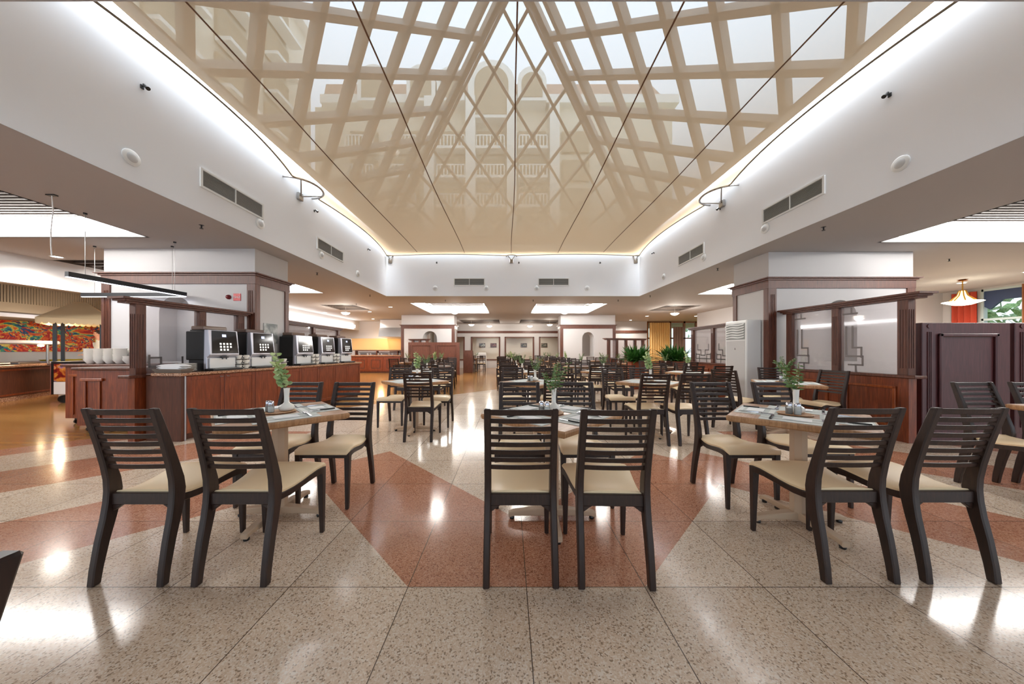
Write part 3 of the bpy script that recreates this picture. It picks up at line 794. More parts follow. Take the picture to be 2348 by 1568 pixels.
def seat_mb():
    mb=MB();R=[]
    for y,z in SEATP:
        h=half_w(y)
        if y>.22: h-=.012
        R.append([(-h,y,z-.022),(-h-.002,y,z-.010),(-h+.012,y,z+.002),(-h*.5,y,z+.008),(h*.5,y,z+.008),(h-.012,y,z+.002),(h+.002,y,z-.010),(h,y,z-.022)])
    return mb.rings(R)
def side_rail(s):
    mb=MB();R=[]
    for y,lo,hi in ((-.165,.385,.430),(-.12,.378,.414),(-.06,.376,.413),(0,.383,.418),(.06,.392,.428),(.12,.400,.438),(.17,.400,.440),(.20,.392,.438)):
        x=s*(half_w(y)-.010);w=.012
        R.append([(x-w,y,lo),(x+w,y,lo),(x+w,y,hi),(x-w,y,hi)])
    return mb.rings(R)
def slat_mb(z,h,bow=.010):
    mb=MB();R=[];zz=z;y0=post_y(z)
    for i in range(7):
        t=-1+i/3;x=t*.162;y=y0-bow*(1-t*t)
        sl=-.28 # follows the lean of the posts
        R.append([(x,y-.007,zz-h/2),(x,y+.007,zz-h/2),(x,y+.007+sl*h,zz+h/2),(x,y-.007+sl*h,zz+h/2)])
    return mb.rings(R)
def brackets():
    mb=MB()
    for s in (-1,1):
        mb.prism([(s*.160,.385),(s*.160,.345),(s*.105,.385)],-.190,-.165,'y')
    return mb
RZ=[.893,.848,.805,.762,.719,.676,.634,.592]
def rear_rail(): return MB().box(-.162,.162,-.195,-.168,.385,.447)
def front_rail(): return MB().box(-.17,.17,.198,.216,.385,.436)
proto=thing('dining_chair','x','chair')
seat_mb().build('seat',seatm,proto,smooth=50)
for s in (-1,1):
    rear_leg(s).build('leg',chairwood,proto,bevel=.005,smooth=35)
    front_leg(s).build('leg',chairwood,proto,bevel=.004)
    side_rail(s).build('side_rail',chairwood,proto,bevel=.003)
rear_rail().merge(brackets()).build('rear_rail',chairwood,proto,bevel=.003);front_rail().build('front_rail',chairwood,proto,bevel=.003)
slat_mb(.893,.030).build('top_rail',chairwood,proto,bevel=.004)
for z in RZ[1:]: slat_mb(z,.025).build('slat',chairwood,proto,bevel=.0035)
remember(proto)
mid=thing('dining_chair','x','chair')
seat_mb().build('seat',seatm,mid,smooth=50)
bk=MB()
for z in RZ: bk.merge(slat_mb(z,.030 if z==RZ[0] else .025))
bk.build('backrest',chairwood,mid)
fr=MB()
for s in (-1,1): fr.merge(side_rail(s))
fr.merge(rear_rail()).merge(front_rail()).build('seat_frame',chairwood,mid)
for s in (-1,1): rear_leg(s).build('leg',chairwood,mid);front_leg(s).build('leg',chairwood,mid)
remember(mid)
fm=MB();fm.merge(bk,0);fm.merge(fr,0)
for s in (-1,1): fm.merge(rear_leg(s),0).merge(front_leg(s),0)
fm.merge(seat_mb(),1)
far=fm.build('dining_chair',[chairwood,seatm]);tag(far,'x','chair');CHILD[far.name]=[]
NCH=[0]
def chair(x,y,rz,label,grp):
    NCH[0]+=1
    p=proto if y<5.2 else mid if y<8.0 else far
    place(p,(x,y,0),rz,label,grp)

# ------------------------------------------------------------------ tables
def table_proto():
    t=thing('dining_table','x','table');h=.36
    mb=MB();R=[]
    for z,k in ((.705,h-.022),(.715,h-.004),(.738,h),(.747,h-.003),(.75,h-.008)):
        R.append([(-k,-k,z),(k,-k,z),(k,k,z),(-k,k,z)])
    mb.rings(R);mb.m=[0]*len(mb.m)
    # side faces carry the edge grain
    for i in range(4*4): mb.m[i]=1
    o=mb.build('tabletop',[tablewood,tableedge],t);o.rotation_euler=(0,0,PI/4)
    c=MB();R=[]
    for z in (.05,.70): R.append([(.046,0,z),(.018,.030,z),(-.018,.030,z),(-.046,0,z),(-.018,-.030,z),(.018,-.030,z)])
    MB().rings([[(.05*math.cos(a+PI/8),.05*math.sin(a+PI/8),z) for a in [i*PI/4 for i in range(8)]] for z in (.055,.706)]).build('column',pedestal,t)
    for k in range(4):
        a=k*PI/2;R=[]
        for r,w,z0,z1 in ((.02,.032,.03,.085),(.14,.028,.03,.075),(.27,.026,.028,.06),(.31,.024,.014,.05)):
            R.append([(r,-w,z0),(r,w,z0),(r,w,z1),(r,-w,z1)])
        m_=MB().rings(R);m_.xf(rz=a);arm=m_.build('foot',pedestal,t,bevel=.006)
        f=MB().lathe([(.016,0),(.018,.012),(.012,.03)],(.285,0,0),10);f.xf(rz=a);f.build('glide',blackp,arm)
    return remember(t)
tproto=table_proto()
# place setting pieces
m_=MB();m_.box(-.185,.185,-.12,.12,0,.0015);
mp=m_.build('placemat',[matgrey]);tag(mp,'x','placemat')
st=MB();
for k in range(3): st.box(-.18,.18,-.10+k*.09,-.10+k*.09+.03,.0016,.0022)
st.build('printed_band',matstripe,mp);remember(mp)
nk=MB().rings([[(-.07,-.05,z),(.07,-.05,z),(.07,.05,z),(-.07,.05,z)] for z in (0,.003)]).add([(-.07,-.05,.0035),(.068,-.05,.006),(.068,.046,.006),(-.07,.046,.0035)],[(0,1,2,3)]).build('napkin',paper);tag(nk,'x','napkin');CHILD[nk.name]=[]
def fork_mb():
    m_=MB();m_.rings([[(-.004,y,.002),(.004,y,.002),(.004+a,y,.005+b),(-.004-a,y,.005+b)] for y,a,b in ((-.10,.003,0),(-.05,.001,.002),(.02,-.001,.004),(.04,.004,.002))])
    m_.box(-.011,.011,.035,.052,.001,.004)
    for k in range(4): m_.box(-.011+k*.0063,-.008+k*.0063,.05,.095,.001,.004)
    return m_
fk=fork_mb().build('fork',chrome);tag(fk,'x','fork');CHILD[fk.name]=[]
kn=thing('knife','x','knife')
MB().rings([[(-.008,y,.001),(w,y,.001),(w,y,.0035),(-.008,y,.0035)] for y,w in ((.0,.008),(.07,.009),(.10,.004),(.115,-.005))]).build('blade',chrome,kn)
MB().rings([[(-w,y,.001),(w,y,.001),(w,y,.009),(-w,y,.009)] for y,w in ((-.10,.007),(-.05,.008),(.0,.006))]).build('handle',blackp,kn,bevel=.002);remember(kn)
vs=MB().lathe([(.030,0),(.046,.008),(.050,.024),(.044,.040),(.024,.052),(.017,.062),(.016,.10),(.019,.155),(.021,.165),(.017,.165),(.013,.12),(.0,.12)],n=20,caps=False).build('bud_vase',china,smooth=50);tag(vs,'x','vase');CHILD[vs.name]=[]
def shaker(fillm,nm):
    r=thing(nm,'x','shaker')
    MB().lathe([(.018,0),(.020,.004),(.020,.045),(.016,.058),(.016,.062)],n=14).build('jar',jar,r,smooth=40)
    MB().lathe([(.0165,.003),(.0175,.006),(.0175,.040)],n=12).build('contents',fillm,r,smooth=40)
    MB().lathe([(.0185,.058),(.0185,.072),(.013,.080),(.0,.081)],n=14,caps=False).build('lid',chrome,r,smooth=40)
    return remember(r)
saltm=mat('salt',C(246,244,238),.8);pepm=mat('pepper',C(120,104,88),.9)
salt=shaker(saltm,'salt_shaker');pepper=shaker(pepm,'pepper_shaker')
dish=MB().lathe([(.095,0),(.10,.003),(.096,.006),(.0,.005)],n=24,caps=False).build('coaster_tray',tableedge);tag(dish,'x','tray');CHILD[dish.name]=[]
def sprig(kind,seed):
    rnd=random.Random(seed);r=thing('plant_sprig','x','sprig')
    st=MB();lf=MB();stems=[]
    n=2 if kind=='euc' else 4
    for k in range(n):
        a=rnd.random()*2*PI;lean=(.03+.07*rnd.random()) if kind=='euc' else .05+.09*rnd.random();h=(.26 if k==0 else .20) if kind=='euc' else .12+.09*rnd.random()
        pts=[(lean*math.cos(a)*(t**1.6),lean*math.sin(a)*(t**1.6),-.10+h*t+(.10)*t) for t in [i/8 for i in range(9)]]
        st.tube(pts,.0018,5)
        m=11 if kind=='euc' else 13
        for i in range(m):
            t=.42+.58*i/(m-1);j=min(7,int(t*8));p=Vector(pts[j]).lerp(Vector(pts[min(8,j+1)]),t*8-j)
            if p.z<.005: p.z+=.012
            for sd in (0,PI) if kind!='bush' else (0,2.1,4.2):
                b=a+i*1.57+sd+rnd.uniform(-.3,.3)
                d=Vector((math.cos(b),math.sin(b),rnd.uniform(-.1,.5))).normalized()
                u=(d.cross(Vector((0,0,1))).normalized()*.75+Vector((0,0,.6))).normalized();sz=(.031-.011*i/m)*(1 if kind=='euc' else .95)
                c=p+d*sz*.9
                if kind=='euc':
                    pts2=[c+(d*math.cos(q)+u*math.sin(q))*sz*.85+Vector((0,0,.004*math.cos(2*q))) for q in [k2*PI/4 for k2 in range(8)]]
                    lf.add(pts2,[tuple(range(8))])
                else:
                    L=sz*1.5;lf.add([p,p+d*L*.5+u*L*.27,p+d*L+Vector((0,0,-.004)),p+d*L*.5-u*L*.27],[(0,1,2),(0,2,3)])
    st.build('stem',stemm,r);lf.build('leaves',{'euc':leafA,'fern':leafB,'bush':leafB}[kind],r,recalc=False)
    return remember(r)
SPR={'euc':sprig('euc',3),'fern':sprig('fern',5),'bush':sprig('bush',9)}
ORD=['nearest','second','third','fourth','fifth','sixth','seventh','eighth']
def setting(tx,ty,name,level,kind,rot=0):
    """level 2: mats, cutlery, shakers, vase; 1: mats, shakers, vase; 0: vase only"""
    z=.75
    place(vs,(tx+.02,ty+.04,z+(.0095 if level else 0)),0,f'white bud vase on the {name}','bud vases on the tables')
    sp=SPR[kind];place(sp,(tx+.02,ty+.04,z+.165),random.uniform(0,6),f'{"round-leaved eucalyptus" if kind=="euc" else "green leafy"} sprig in the vase on the {name}','sprigs in the table vases')
    if level==0: return
    place(dish,(tx-.01,ty+.015,z+.0038),0,f'round wooden tray under the vase on the {name}','vase trays')
    for k,(w) in enumerate(('far window-side','far bar-side','near bar-side','near window-side')):
        a=PI/4+k*PI/2+rot;dx,dy=math.cos(a),math.sin(a);d=.225
        place(mp,(tx+dx*d,ty+dy*d,z+.0006),a-PI/2,f'grey placemat on the {w} edge of the {name}','grey placemats')
        if level<2: continue
        place(nk,(tx+dx*(d+.01),ty+dy*(d+.01),z+.0034),a-PI/2,f'folded white napkin on the {w} mat of the {name}','white napkins')
        ux,uy=-dy,dx
        for o_,off,nm in ((fk,.125,'fork'),(kn,-.125,'knife')):
            place(o_,(tx+dx*d+ux*off,ty+dy*d+uy*off,z+.003),a+PI/2,f'{"steel fork" if nm=="fork" else "dark-handled knife"} on the {w} mat of the {name}',nm+'s on the placemats')
    if level>=1:
        place(pepper,(tx-.075,ty-.01,z+.010),0,f'pepper shaker beside the vase on the {name}','pepper shakers')
        place(salt,(tx-.038,ty-.035,z+.010),0,f'salt shaker beside the vase on the {name}','salt shakers')
def chair4(tx,ty,name,spec,grp):
    for (cx,cy,rz,w) in spec:
        chair(cx,cy,rz,f'slat-back chair, {w}, {name}',grp)
TB=[]
def table(tx,ty,colname,k,level,spec=None,kind='fern',rot=0,g='dining tables'):
    name=f'{ORD[k]} {colname} table'
    place(tproto,(tx,ty,0),rot,f'square pedestal table with oak top, {ORD[k]} of the {colname}',g)
    setting(tx,ty,name,level,kind,rot)
    if spec is None:
        j=lambda s=.03: random.uniform(-s,s)
        spec=[(tx-.27+j(),ty-.38+j(),j(.06),'back to camera, bar side'),(tx+.27+j(),ty-.38+j(),j(.06),'back to camera, window side'),
              (tx-.30+j(),ty+.40+j(),PI+j(.06),'facing camera, bar side'),(tx+.31+j(),ty+.40+j(),PI+j(.06),'facing camera, window side')]
    chair4(tx,ty,name,spec,'dark slat-back dining chairs')
B='back to camera, bar side';BW='back to camera, window side';FB='facing camera, bar side';FW='facing camera, window side'
CA,CB,CC,CD,CE='coffee bar row','centre row','row right of centre','row by the partitions','back parquet row'
table(-1.66,2.23,CA,0,2,[(-1.945,1.82,0,B),(-1.42,1.82,0,BW),(-1.90,2.56,PI,FB),(-1.41,2.54,PI,FW)],'euc')
table(.31,2.2,CB,0,2,[(.063,1.81,0,B),(.553,1.80,-.03,BW),(.10,2.55,PI,FB),(.60,2.55,PI+.02,FW)],'fern')
table(2.03,2.15,CC,0,2,[(1.822,1.84,0,B),(2.34,1.84,0,BW),(1.85,2.54,PI,FB),(2.43,2.56,PI,FW)],'fern')
table(4.58,2.25,CD,0,1,[(4.27,2.55,PI,FB),(4.80,2.55,PI,FW),(4.4,1.85,0,B)],'fern',PI/4)
table(-1.40,4.60,CA,1,1,[(-1.19,4.28,0,BW),(-1.85,5.0,PI,FB),(-1.13,5.0,PI,FW)],'euc')
table(.37,4.46,CB,1,1,[(.63,4.11,0,BW),(.07,5.02,PI,FB),(.70,5.02,PI,FW)],'fern')
table(2.06,4.46,CC,1,1,[(1.84,4.11,0,B),(2.34,4.11,-.02,BW),(1.79,5.04,PI,FB),(2.27,5.04,PI,FW)],'euc')
table(3.95,4.38,CD,1,1,[(3.50,4.75,-1.15,'turned sideways, bar side'),(4.55,4.50,1.75,'turned sideways, window side'),(4.45,5.05,PI-.3,FW)],'bush',.2)
rows={CA:(-1.85,9,[(6.85,-1.85),(9.1,-2.2),(11.3,-2.5),(13.3,-2.9)]),
 CB:(0,0,[(6.75,.28),(9.0,.2),(11.2,.1),(13.4,0),(15.4,-.1)]),
 CC:(0,0,[(6.8,2.1),(9.0,2.1),(11.2,2.1),(13.4,2.1),(15.4,2.0)]),
 CD:(0,0,[(6.5,3.82),(8.4,4.3),(11.2,4.0)])}
for cn,(_,_,L) in rows.items():
    for i,(y,x) in enumerate(L):
        table(x,y,cn,i+2,1 if y<7 else 0,None,('euc','fern','fern')[(i+len(cn))%3])
for i,(x,y) in enumerate(((-3.95,11.9),(-1.9,18.2),(.3,18.0),(2.1,18.3),(4.2,13.9),(-3.6,18.2))): table(x,y,CE,i,0,None,'fern',g='dining tables') if y>13 else table(x,y,'kitchen side row',0,0,None,'fern')
# the near chair cut by the lower left corner
chair(-.885,.15,PI,'very near dark chair cut off at the lower corner of the picture','dark slat-back dining chairs')

# ------------------------------------------------------------------ planters
def planter(x,y,wd,h,label,seed):
    r=thing('planter_box','wooden planter box standing '+label,'planter',(x,y,0))
    q=MB();q.box(-wd/2,wd/2,-.16,.16,0,h);q.build('box',terracotta,r,bevel=.008)
    MB().box(-wd/2-.02,wd/2+.02,-.18,.18,h-.04,h).build('rim',mahog,r,bevel=.006)
    p=thing('leafy_plant','lush dark green arching leafy plant in the planter '+label,'plant',(x,y,h))
    rnd=random.Random(seed);mb=MB()
    for k in range(190):
        bx=rnd.uniform(-wd*.42,wd*.42);by=rnd.uniform(-.12,.12);a=rnd.random()*2*PI;el=rnd.uniform(.3,1.45)
        d=Vector((math.cos(a)*math.cos(el)+bx*.8,math.sin(a)*math.cos(el),math.sin(el)));L=rnd.uniform(.45,.75);w=.036
        s=Vector((-math.sin(a),math.cos(a),0));pts=[]
        for i in range(6):
            t=i/5;c=Vector((bx,by,0))+d*L*t+Vector((0,0,-.34*L*t*t*(1.6-math.sin(el))));ww=w*math.sin(PI*min(1,.12+t*.88))
            pts+= [c-s*ww,c+Vector((0,0,-.006)),c+s*ww]
        mb.add(pts,[(3*i,3*i+1,3*i+4,3*i+3) for i in range(5)]+[(3*i+1,3*i+2,3*i+5,3*i+4) for i in range(5)])
    mb.build('leaves',leafC,p,recalc=False,smooth=60)
    st=MB()
    for k in range(6): st.tube([(rnd.uniform(-wd*.3,wd*.3),0,-.05),(rnd.uniform(-wd*.3,wd*.3),0,.15)],.008,5)
    st.build('stem',stemm,p)
planter(4.03,9.7,.42,.86,'nearer the centre tables',4)
planter(5.38,10.05,.62,.86,'nearer the stepped glass partition',8)

# ------------------------------------------------------------------ coffee counter (local frame: y along the counter, x=0 front face)
CO=(-4.31,4.10);CRZ=ang2((-4.31,4.10),(-3.93,8.12));CL=math.hypot(.38,4.02)
cr,sr=math.cos(CRZ),math.sin(CRZ)
def cw(x,y,z=0): return (CO[0]+x*cr-y*sr,CO[1]+x*sr+y*cr,z)
def cyl_handle(m_,y,z,x=0): m_.tube([(x+.012,y-.022,z),(x+.02,y-.012,z-.004),(x+.02,y+.012,z-.004),(x+.012,y+.022,z)],.006,6)
UL=CL/4
onames=('nearest','second','third','farthest')
for k in range(4):
    r=thing('base_cabinet',f'mahogany double-door cabinet under the coffee bar, {onames[k]} unit','cabinet',cw(0,UL*k),CRZ,'coffee bar cabinets')
    MB().box(-.40,-.02,.002,UL-.002,.08,.862).build('body',mahog,r)
    MB().box(-.40,-.06,.002,UL-.002,0,.08).build('plinth',walnut,r)
    for d in (0,1):
        y0=.006+d*UL/2;y1=y0+UL/2-.008
        q=MB();q.box(-.02,0,y0,y1,.09,.855);
        o=q.build('door',mahog,r,bevel=.003)
        f=MB();f.box(0,.006,y0+.0,y0+.055,.09,.855);f.box(0,.006,y1-.055,y1,.09,.855);f.box(0,.006,y0+.055,y1-.055,.80,.855);f.box(0,.006,y0+.055,y1-.055,.09,.15);f.build('door_frame',mahog,o,bevel=.003)
        h_=MB();cyl_handle(h_,(y1-.045) if d==0 else (y0+.045),.825,.002);h_.build('handle',chrome,o)
r=thing('counter_end_panel','dark scuffed wooden end panel of the coffee bar','panel',cw(0,0),CRZ)
MB().box(-.52,.0,-.055,-.002,0,.862).build('board',walnut,r)
MB().box(.0,.008,-.018,-.002,0,.862).build('edge_strip',silver,r)
o=MB().box(-.41,.035,-.09,CL+.04,.864,.905).build('worktop',counterst,bevel=.008);o.location=cw(0,0);o.rotation_euler=(0,0,CRZ);tag(o,'long speckled brown granite worktop of the coffee bar','worktop')
CT=.906
# coffee machines
icon=emis('icon_light',(1,.95,.88,1),.8);screen=emis('small_screen',(.6,.66,1,1),1.0)
beans=mat('hopper_plastic',C(120,96,84),.15)
def machine():
    m=thing('coffee_machine','x','coffee machine');wd=.44;D=.36
    MB().box(-D,-.06,.0,wd,.16,.58).build('body',blackp,m,bevel=.01)
    MB().box(-D+.03,-.05,.02,wd-.02,0,.16).build('lower_body',blackp,m)
    q=MB();q.prism([(-.06,.0),(-.06,.60),(.0,.60),(.035,.235),(.0,.20),(-.02,.20),(-.02,.03),(-.06,.03)],0,wd,'y');o=q.build('chrome_front',silver,m,bevel=.006)
    # sloping black display on the front
    def fp(y,z,e=.0): # point on the slanted face at height z
        t=(z-.235)/(.60-.235);return (.035-.035*t+e,y,z)
    q=MB();q.add([fp(.03,.255,.004),fp(wd-.015,.255,.004),fp(wd-.03,.59,.004),fp(.05,.59,.004),fp(.03,.255,-.004),fp(wd-.015,.255,-.004),fp(wd-.03,.59,-.004),fp(.05,.59,-.004)],[(0,1,2,3),(4,7,6,5),(0,4,5,1),(1,5,6,2),(2,6,7,3),(3,7,4,0)])
    dp=q.build('display_panel',blackg,m)
    q=MB()
    for a in range(4):
        for b in range(3):
            if a==3 and b==0: continue
            y=.145+a*.05;z=.295+b*.044;q=MB();q.add([fp(y,z,.006),fp(y+.028,z,.006),fp(y+.028,z+.028,.006),fp(y,z+.028,.006)],[(0,1,2,3)]).build('button',icon,dp,recalc=False)
    MB().add([fp(.19,.50,.006),fp(.25,.50,.006),fp(.25,.54,.006),fp(.19,.54,.006)],[(0,1,2,3)]).build('screen',screen,dp,recalc=False)
    MB().box(-.018,.0,.03,wd-.03,.035,.185).build('cup_bay',white,m,bevel=.005)
    q=MB();q.tube([(.02,wd*.5-.03,.205),(.02,wd*.5-.03,.165)],.008,6);q.tube([(.02,wd*.5+.03,.205),(.02,wd*.5+.03,.165)],.008,6);q.box(.0,.035,wd*.5-.05,wd*.5+.05,.19,.205);q.build('spout',blackg,m)
    MB().box(-.06,.10,.0,wd,.0,.03).build('drip_tray',blackp,m,bevel=.006)
    MB().box(.0,.09,.03,wd-.03,.03,.034).build('drip_grate',steel,m)
    h_=MB();h_.box(-D+.03,-.10,.03,wd-.03,.58,.60);h_.build('lid',blackp,m,bevel=.006)
    q=MB();q.rings([[(-.34,.05,z),(-.12,.05,z),(-.12,wd-.05,z),(-.34,wd-.05,z)] for z in (.60,.66)]);q.build('bean_hopper',beans,m,bevel=.012)
    return remember(m)
mc=machine()
mpos=[.33,.99,1.955,2.65,3.33]
for k,y in enumerate(mpos):
    place(mc,cw(-.065,y,CT),CRZ,f'black and chrome coffee machine, {["nearest to camera","second from camera","third, in the middle","fourth from camera","farthest from camera"][k]} on the granite bar','coffee machines on the bar')
# cups, saucer stacks, plates
cupm=china
def cup():
    r=thing('coffee_cup','x','cup')
    MB().lathe([(.022,0),(.036,.02),(.041,.055),(.038,.055),(.032,.02),(.0,.006)],n=14,caps=False).build('bowl',cupm,r,smooth=50)
    MB().tube([(.038,0,.045),(.058,0,.042),(.058,0,.022),(.036,0,.018)],.004,5).build('handle',cupm,r,smooth=50)
    return remember(r)
cupp=cup()
sauc=MB().lathe([(.03,0),(.05,.003),(.072,.010),(.070,.012),(.03,.006),(.0,.006)],n=18,caps=False).build('saucer',china,smooth=40);tag(sauc,'x','saucer');CHILD[sauc.name]=[]
gaps=[(.845,'first and second'),(1.60,'second and third'),(2.47,'third and fourth'),(3.16,'fourth and fifth')]
for g_i,(y,w) in enumerate(gaps):
    for lev,lw in enumerate(('bottom','middle','top')):
        if g_i==1 and lev==2: continue
        z=CT+lev*.078
        for q_,(dx,dy) in enumerate(((-.05,-.03),(-.05,.05))):
            s_=('nearer','farther')[q_]
            place(sauc,cw(dx-.02,y+dy*1.6,z),CRZ,f'white saucer, {lw} layer, {s_} pile between the {w} coffee machines','saucers on the bar')
            place(cupp,cw(dx-.02,y+dy*1.6,z+.013),CRZ+.6+q_,f'white cup, {lw} layer, {s_} pile between the {w} coffee machines','cups on the bar')
platep=MB().lathe([(.05,0),(.08,.004),(.115,.016),(.112,.019),(.07,.007),(.0,.007)],n=22,caps=False).build('plate',china,smooth=40);tag(platep,'x','plate');CHILD[platep.name]=[]
for k in range(9): place(platep,cw(-.24,.19,CT+k*.012),0,f'white plate, {("bottom","second","third","fourth","fifth","sixth","seventh","eighth","top")[k]} of the stack behind the napkin basket','plates by the basket')
# napkin basket
r=thing('napkin_basket','wide dark woven basket at the near end of the bar','basket',cw(-.20,.02,CT),CRZ)
MB().rings([[(-.19,-.07,0),(.19,-.07,0),(.19,.05,0),(-.19,.05,0)],[(-.22,-.09,.05),(.22,-.09,.05),(.22,.07,.05),(-.22,.07,.05)],[(-.205,-.075,.05),(.205,-.075,.05),(.205,.055,.05),(-.205,.055,.05)],[(-.18,-.06,.01),(.18,-.06,.01),(.18,.04,.01),(-.18,.04,.01)]]).build('weave',wicker,r,recalc=False)
for k in range(4):
    R=[]
    for i in range(7):
        t=-1+i/3;x=t*.175;h=.026*(1-abs(t)**3)+.004
        R.append([(x,-.055,.0),(x,.055,.0),(x,.05,h),(x,-.05,h)])
    o=MB().rings(R).build('folded_cloth',paper,smooth=50);o.location=cw(-.21+.006*k,.01+.002*k,CT+.014+k*.024);o.rotation_euler=(0,0,CRZ+.05*k)
    tag(o,f'folded white cloth, {("bottom","second","third","top")[k]} of the pile in the basket','napkin','cloths in the basket')

# ------------------------------------------------------------------ carts and buffet on the bar side
caster_m=blackp
def cart(x0,x1,y,dp,h,label,moulding=True):
    cx=(x0+x1)/2;w=x1-x0;r=thing('serving_cart',label,'cart',(cx,y,0))
    MB().box(-w/2,w/2,0,dp,.10,h-.04).build('body',mahog,r,bevel=.004)
    MB().box(-w/2-.04,w/2+.04,-.04,dp+.03,h-.04,h).build('top',mahog2,r,bevel=.01)
    if moulding:
        q=MB();a,b=-w/2+.12,-w/2+.36;q.box(a-.04,b+.04,-.03,0,h-.20,h-.16);q.box(a,a+.03,-.02,0,.16,h-.2);q.box(b-.03,b,-.02,0,.16,h-.2);q.build('panel_moulding',panelor,r,bevel=.005)
    for sx in (-1,1):
        for sy in (.08,dp-.08):
            o=MB().tube([(sx*(w/2-.08)-.012,sy,.035),(sx*(w/2-.08)+.012,sy,.035)],.035,14).box(sx*(w/2-.08)-.02,sx*(w/2-.08)+.02,sy-.015,sy+.015,.06,.10).build('caster',caster_m,r)
cart(-6.33,-5.42,4.5,.42,.955,'reddish wooden serving cart on casters, nearer one')
cart(-7.22,-5.95,5.0,.48,.98,'reddish wooden cart behind the nearer cart, stacked with white bowls')
bowlp=MB().lathe([(.04,0),(.075,.05),(.085,.075),(.08,.075),(.07,.05),(.0,.01)],n=18,caps=False).build('bowl',china,smooth=50);tag(bowlp,'x','bowl');CHILD[bowlp.name]=[]
for c_ in range(6):
    for k in range(8 if c_<4 else 3):
        place(bowlp,(-7.10+c_*.165,5.22,.981+k*.026),0,f'white bowl, {("bottom","second","third","fourth","fifth","sixth","seventh","eighth")[k]} of the {("first","second","third","fourth","fifth","sixth")[c_]} pile on the cart','white bowls on the cart')
boxp=MB().rings([[(-.28,-.07,0),(.20,-.07,0),(.20,.08,0),(-.28,.08,0)],[(-.26,-.06,.07),(.18,-.06,.07),(.18,.07,.07),(-.26,.07,.07)]]).build('tray_cover',china,bevel=.01);boxp.location=(-6.75,5.40,1.171);tag(boxp,'white rounded tray cover behind the bowl piles','tray cover')
o=MB().box(-.30,.22,-.07,.09,0,.19).build('storage_box',white,bevel=.01);o.location=(-6.75,5.40,.981);tag(o,'white storage box behind the bowl piles','box')
# curved tap rail
o=MB().tube([(0,0,0),(0,0,.26),(.03,0,.30),(.16,0,.30)],.012,8).tube([(0,0,.13),(.16,0,.13)],.008,8).build('metal_rail',darkmetal,smooth=40);o.location=(-5.78,4.72,.956);tag(o,'thin bent dark metal rail rising from the nearer cart','rail')
# bulkhead extract hood
hood=thing('extract_hood','long slatted stainless extract hood under the bulkhead','hood',(-13.0,2,2.08))
hm=mat('hood_steel',C(176,164,150),.45,metal=.3);MB().box(-1.45,.0,3.2,10.6,0,.87).build('casing',hm,hood)
q=MB()
for k in range(145): q.box(.0,.02,3.3+k*.05,3.325+k*.05,.38,.82)
q.build('slats',hm,hood)
MB().box(.02,.06,3.2,10.6,.0,.10).build('rim',silver,hood)
# mural
mural=mat('mural_paint',C(200,60,30),.5)
v=coords(mural,(1,1,1.6));n1=noise(mural,v,1.0,4,.6,1.8);n2=noise(mural,v,2.0,2,.5,2.4)
sv=nd(mural,'ShaderNodeSeparateColor');lk(mural,n2.outputs['Color'],sv.inputs[0])
c1=ramp(mural,n1.outputs[0],[(0,C(30,70,120)),(.36,C(30,70,120)),(.40,C(60,150,130)),(.45,C(226,196,70)),(.49,C(222,90,34)),(.54,C(180,26,26)),(.60,C(232,170,60)),(.64,C(120,20,30)),(.7,C(60,130,110)),(.78,C(214,190,90))],'CONSTANT')
c2=ramp(mural,sv.outputs[1],[(0,C(190,30,28)),(.42,C(230,120,50)),(.5,C(36,60,110)),(.56,C(226,206,110)),(.64,C(70,160,140))],'CONSTANT')
lk(mural,mixc(mural,mth(mural,'GREATER_THAN',sv.outputs[0],.53),c1,c2),bsdf(mural).inputs['Base Color'])
MB().box(0,.02,7.5,13.6,1.16,2.3)
o=MB().box(0,.03,-3.2,3.2,-.58,.55).build('wall_mural',mural);o.location=(-14.5,10.6,1.75);tag(o,'wide multicoloured abstract mural on the kitchen wall','mural')
# buffet counter
bf=thing('buffet_counter','long dark wooden buffet counter with stone plinth by the kitchen','counter',(-11.6,6.85,0),ang2((-11.6,6.85),(-12.5,8.5)))
MB().box(-.7,0,-3.0,1.95,.10,.80).build('body',walnut,bf);MB().box(-.66,-.0,-3.0,1.93,0,.10).build('plinth',counterst,bf)
q=MB();q.box(0,.015,-2.9,1.85,.72,.76);q.box(0,.015,-2.9,1.85,.13,.17);q.box(0,.015,1.81,1.85,.17,.72);q.build('panel_moulding',mahog,bf)
MB().box(-.78,.06,-3.05,2.0,.80,.86).build('countertop',counterst,bf,bevel=.01)
hl=thing('heat_lamp_gantry','steel serving gantry with bright heat lamp above the buffet','heat lamp',(-12.1,7.75,.86),ang2((-11.6,6.85),(-12.5,8.5)))
q=MB()
for y in (-1.6,.65): q.tube([(-.05,y,0),(-.05,y,.55)],.025,10)
q.build('post',steel,hl,smooth=40);q=MB();q.box(-.25,.12,-1.7,.75,.50,.60);q.build('shelf',silver,hl,bevel=.02)
MB().lathe([(.0,-.05),(.05,-.03),(.05,.0)],(.05,.25,.49),12,caps=False).build('bulb',warm_em,hl)
for k,(y,l) in enumerate(((-1.2,'nearer'),(-.2,'farther'))):
    o=MB().box(-.22,.22,-.32,.32,0,.05).build('food_tray',steel,bevel=.015);o.location=(-11.7-.5*k-.3,7.0+k*.8,.861);o.rotation_euler=(0,0,.5);tag(o,f'shallow steel food tray, {l} one on the buffet','tray','food trays on the buffet')
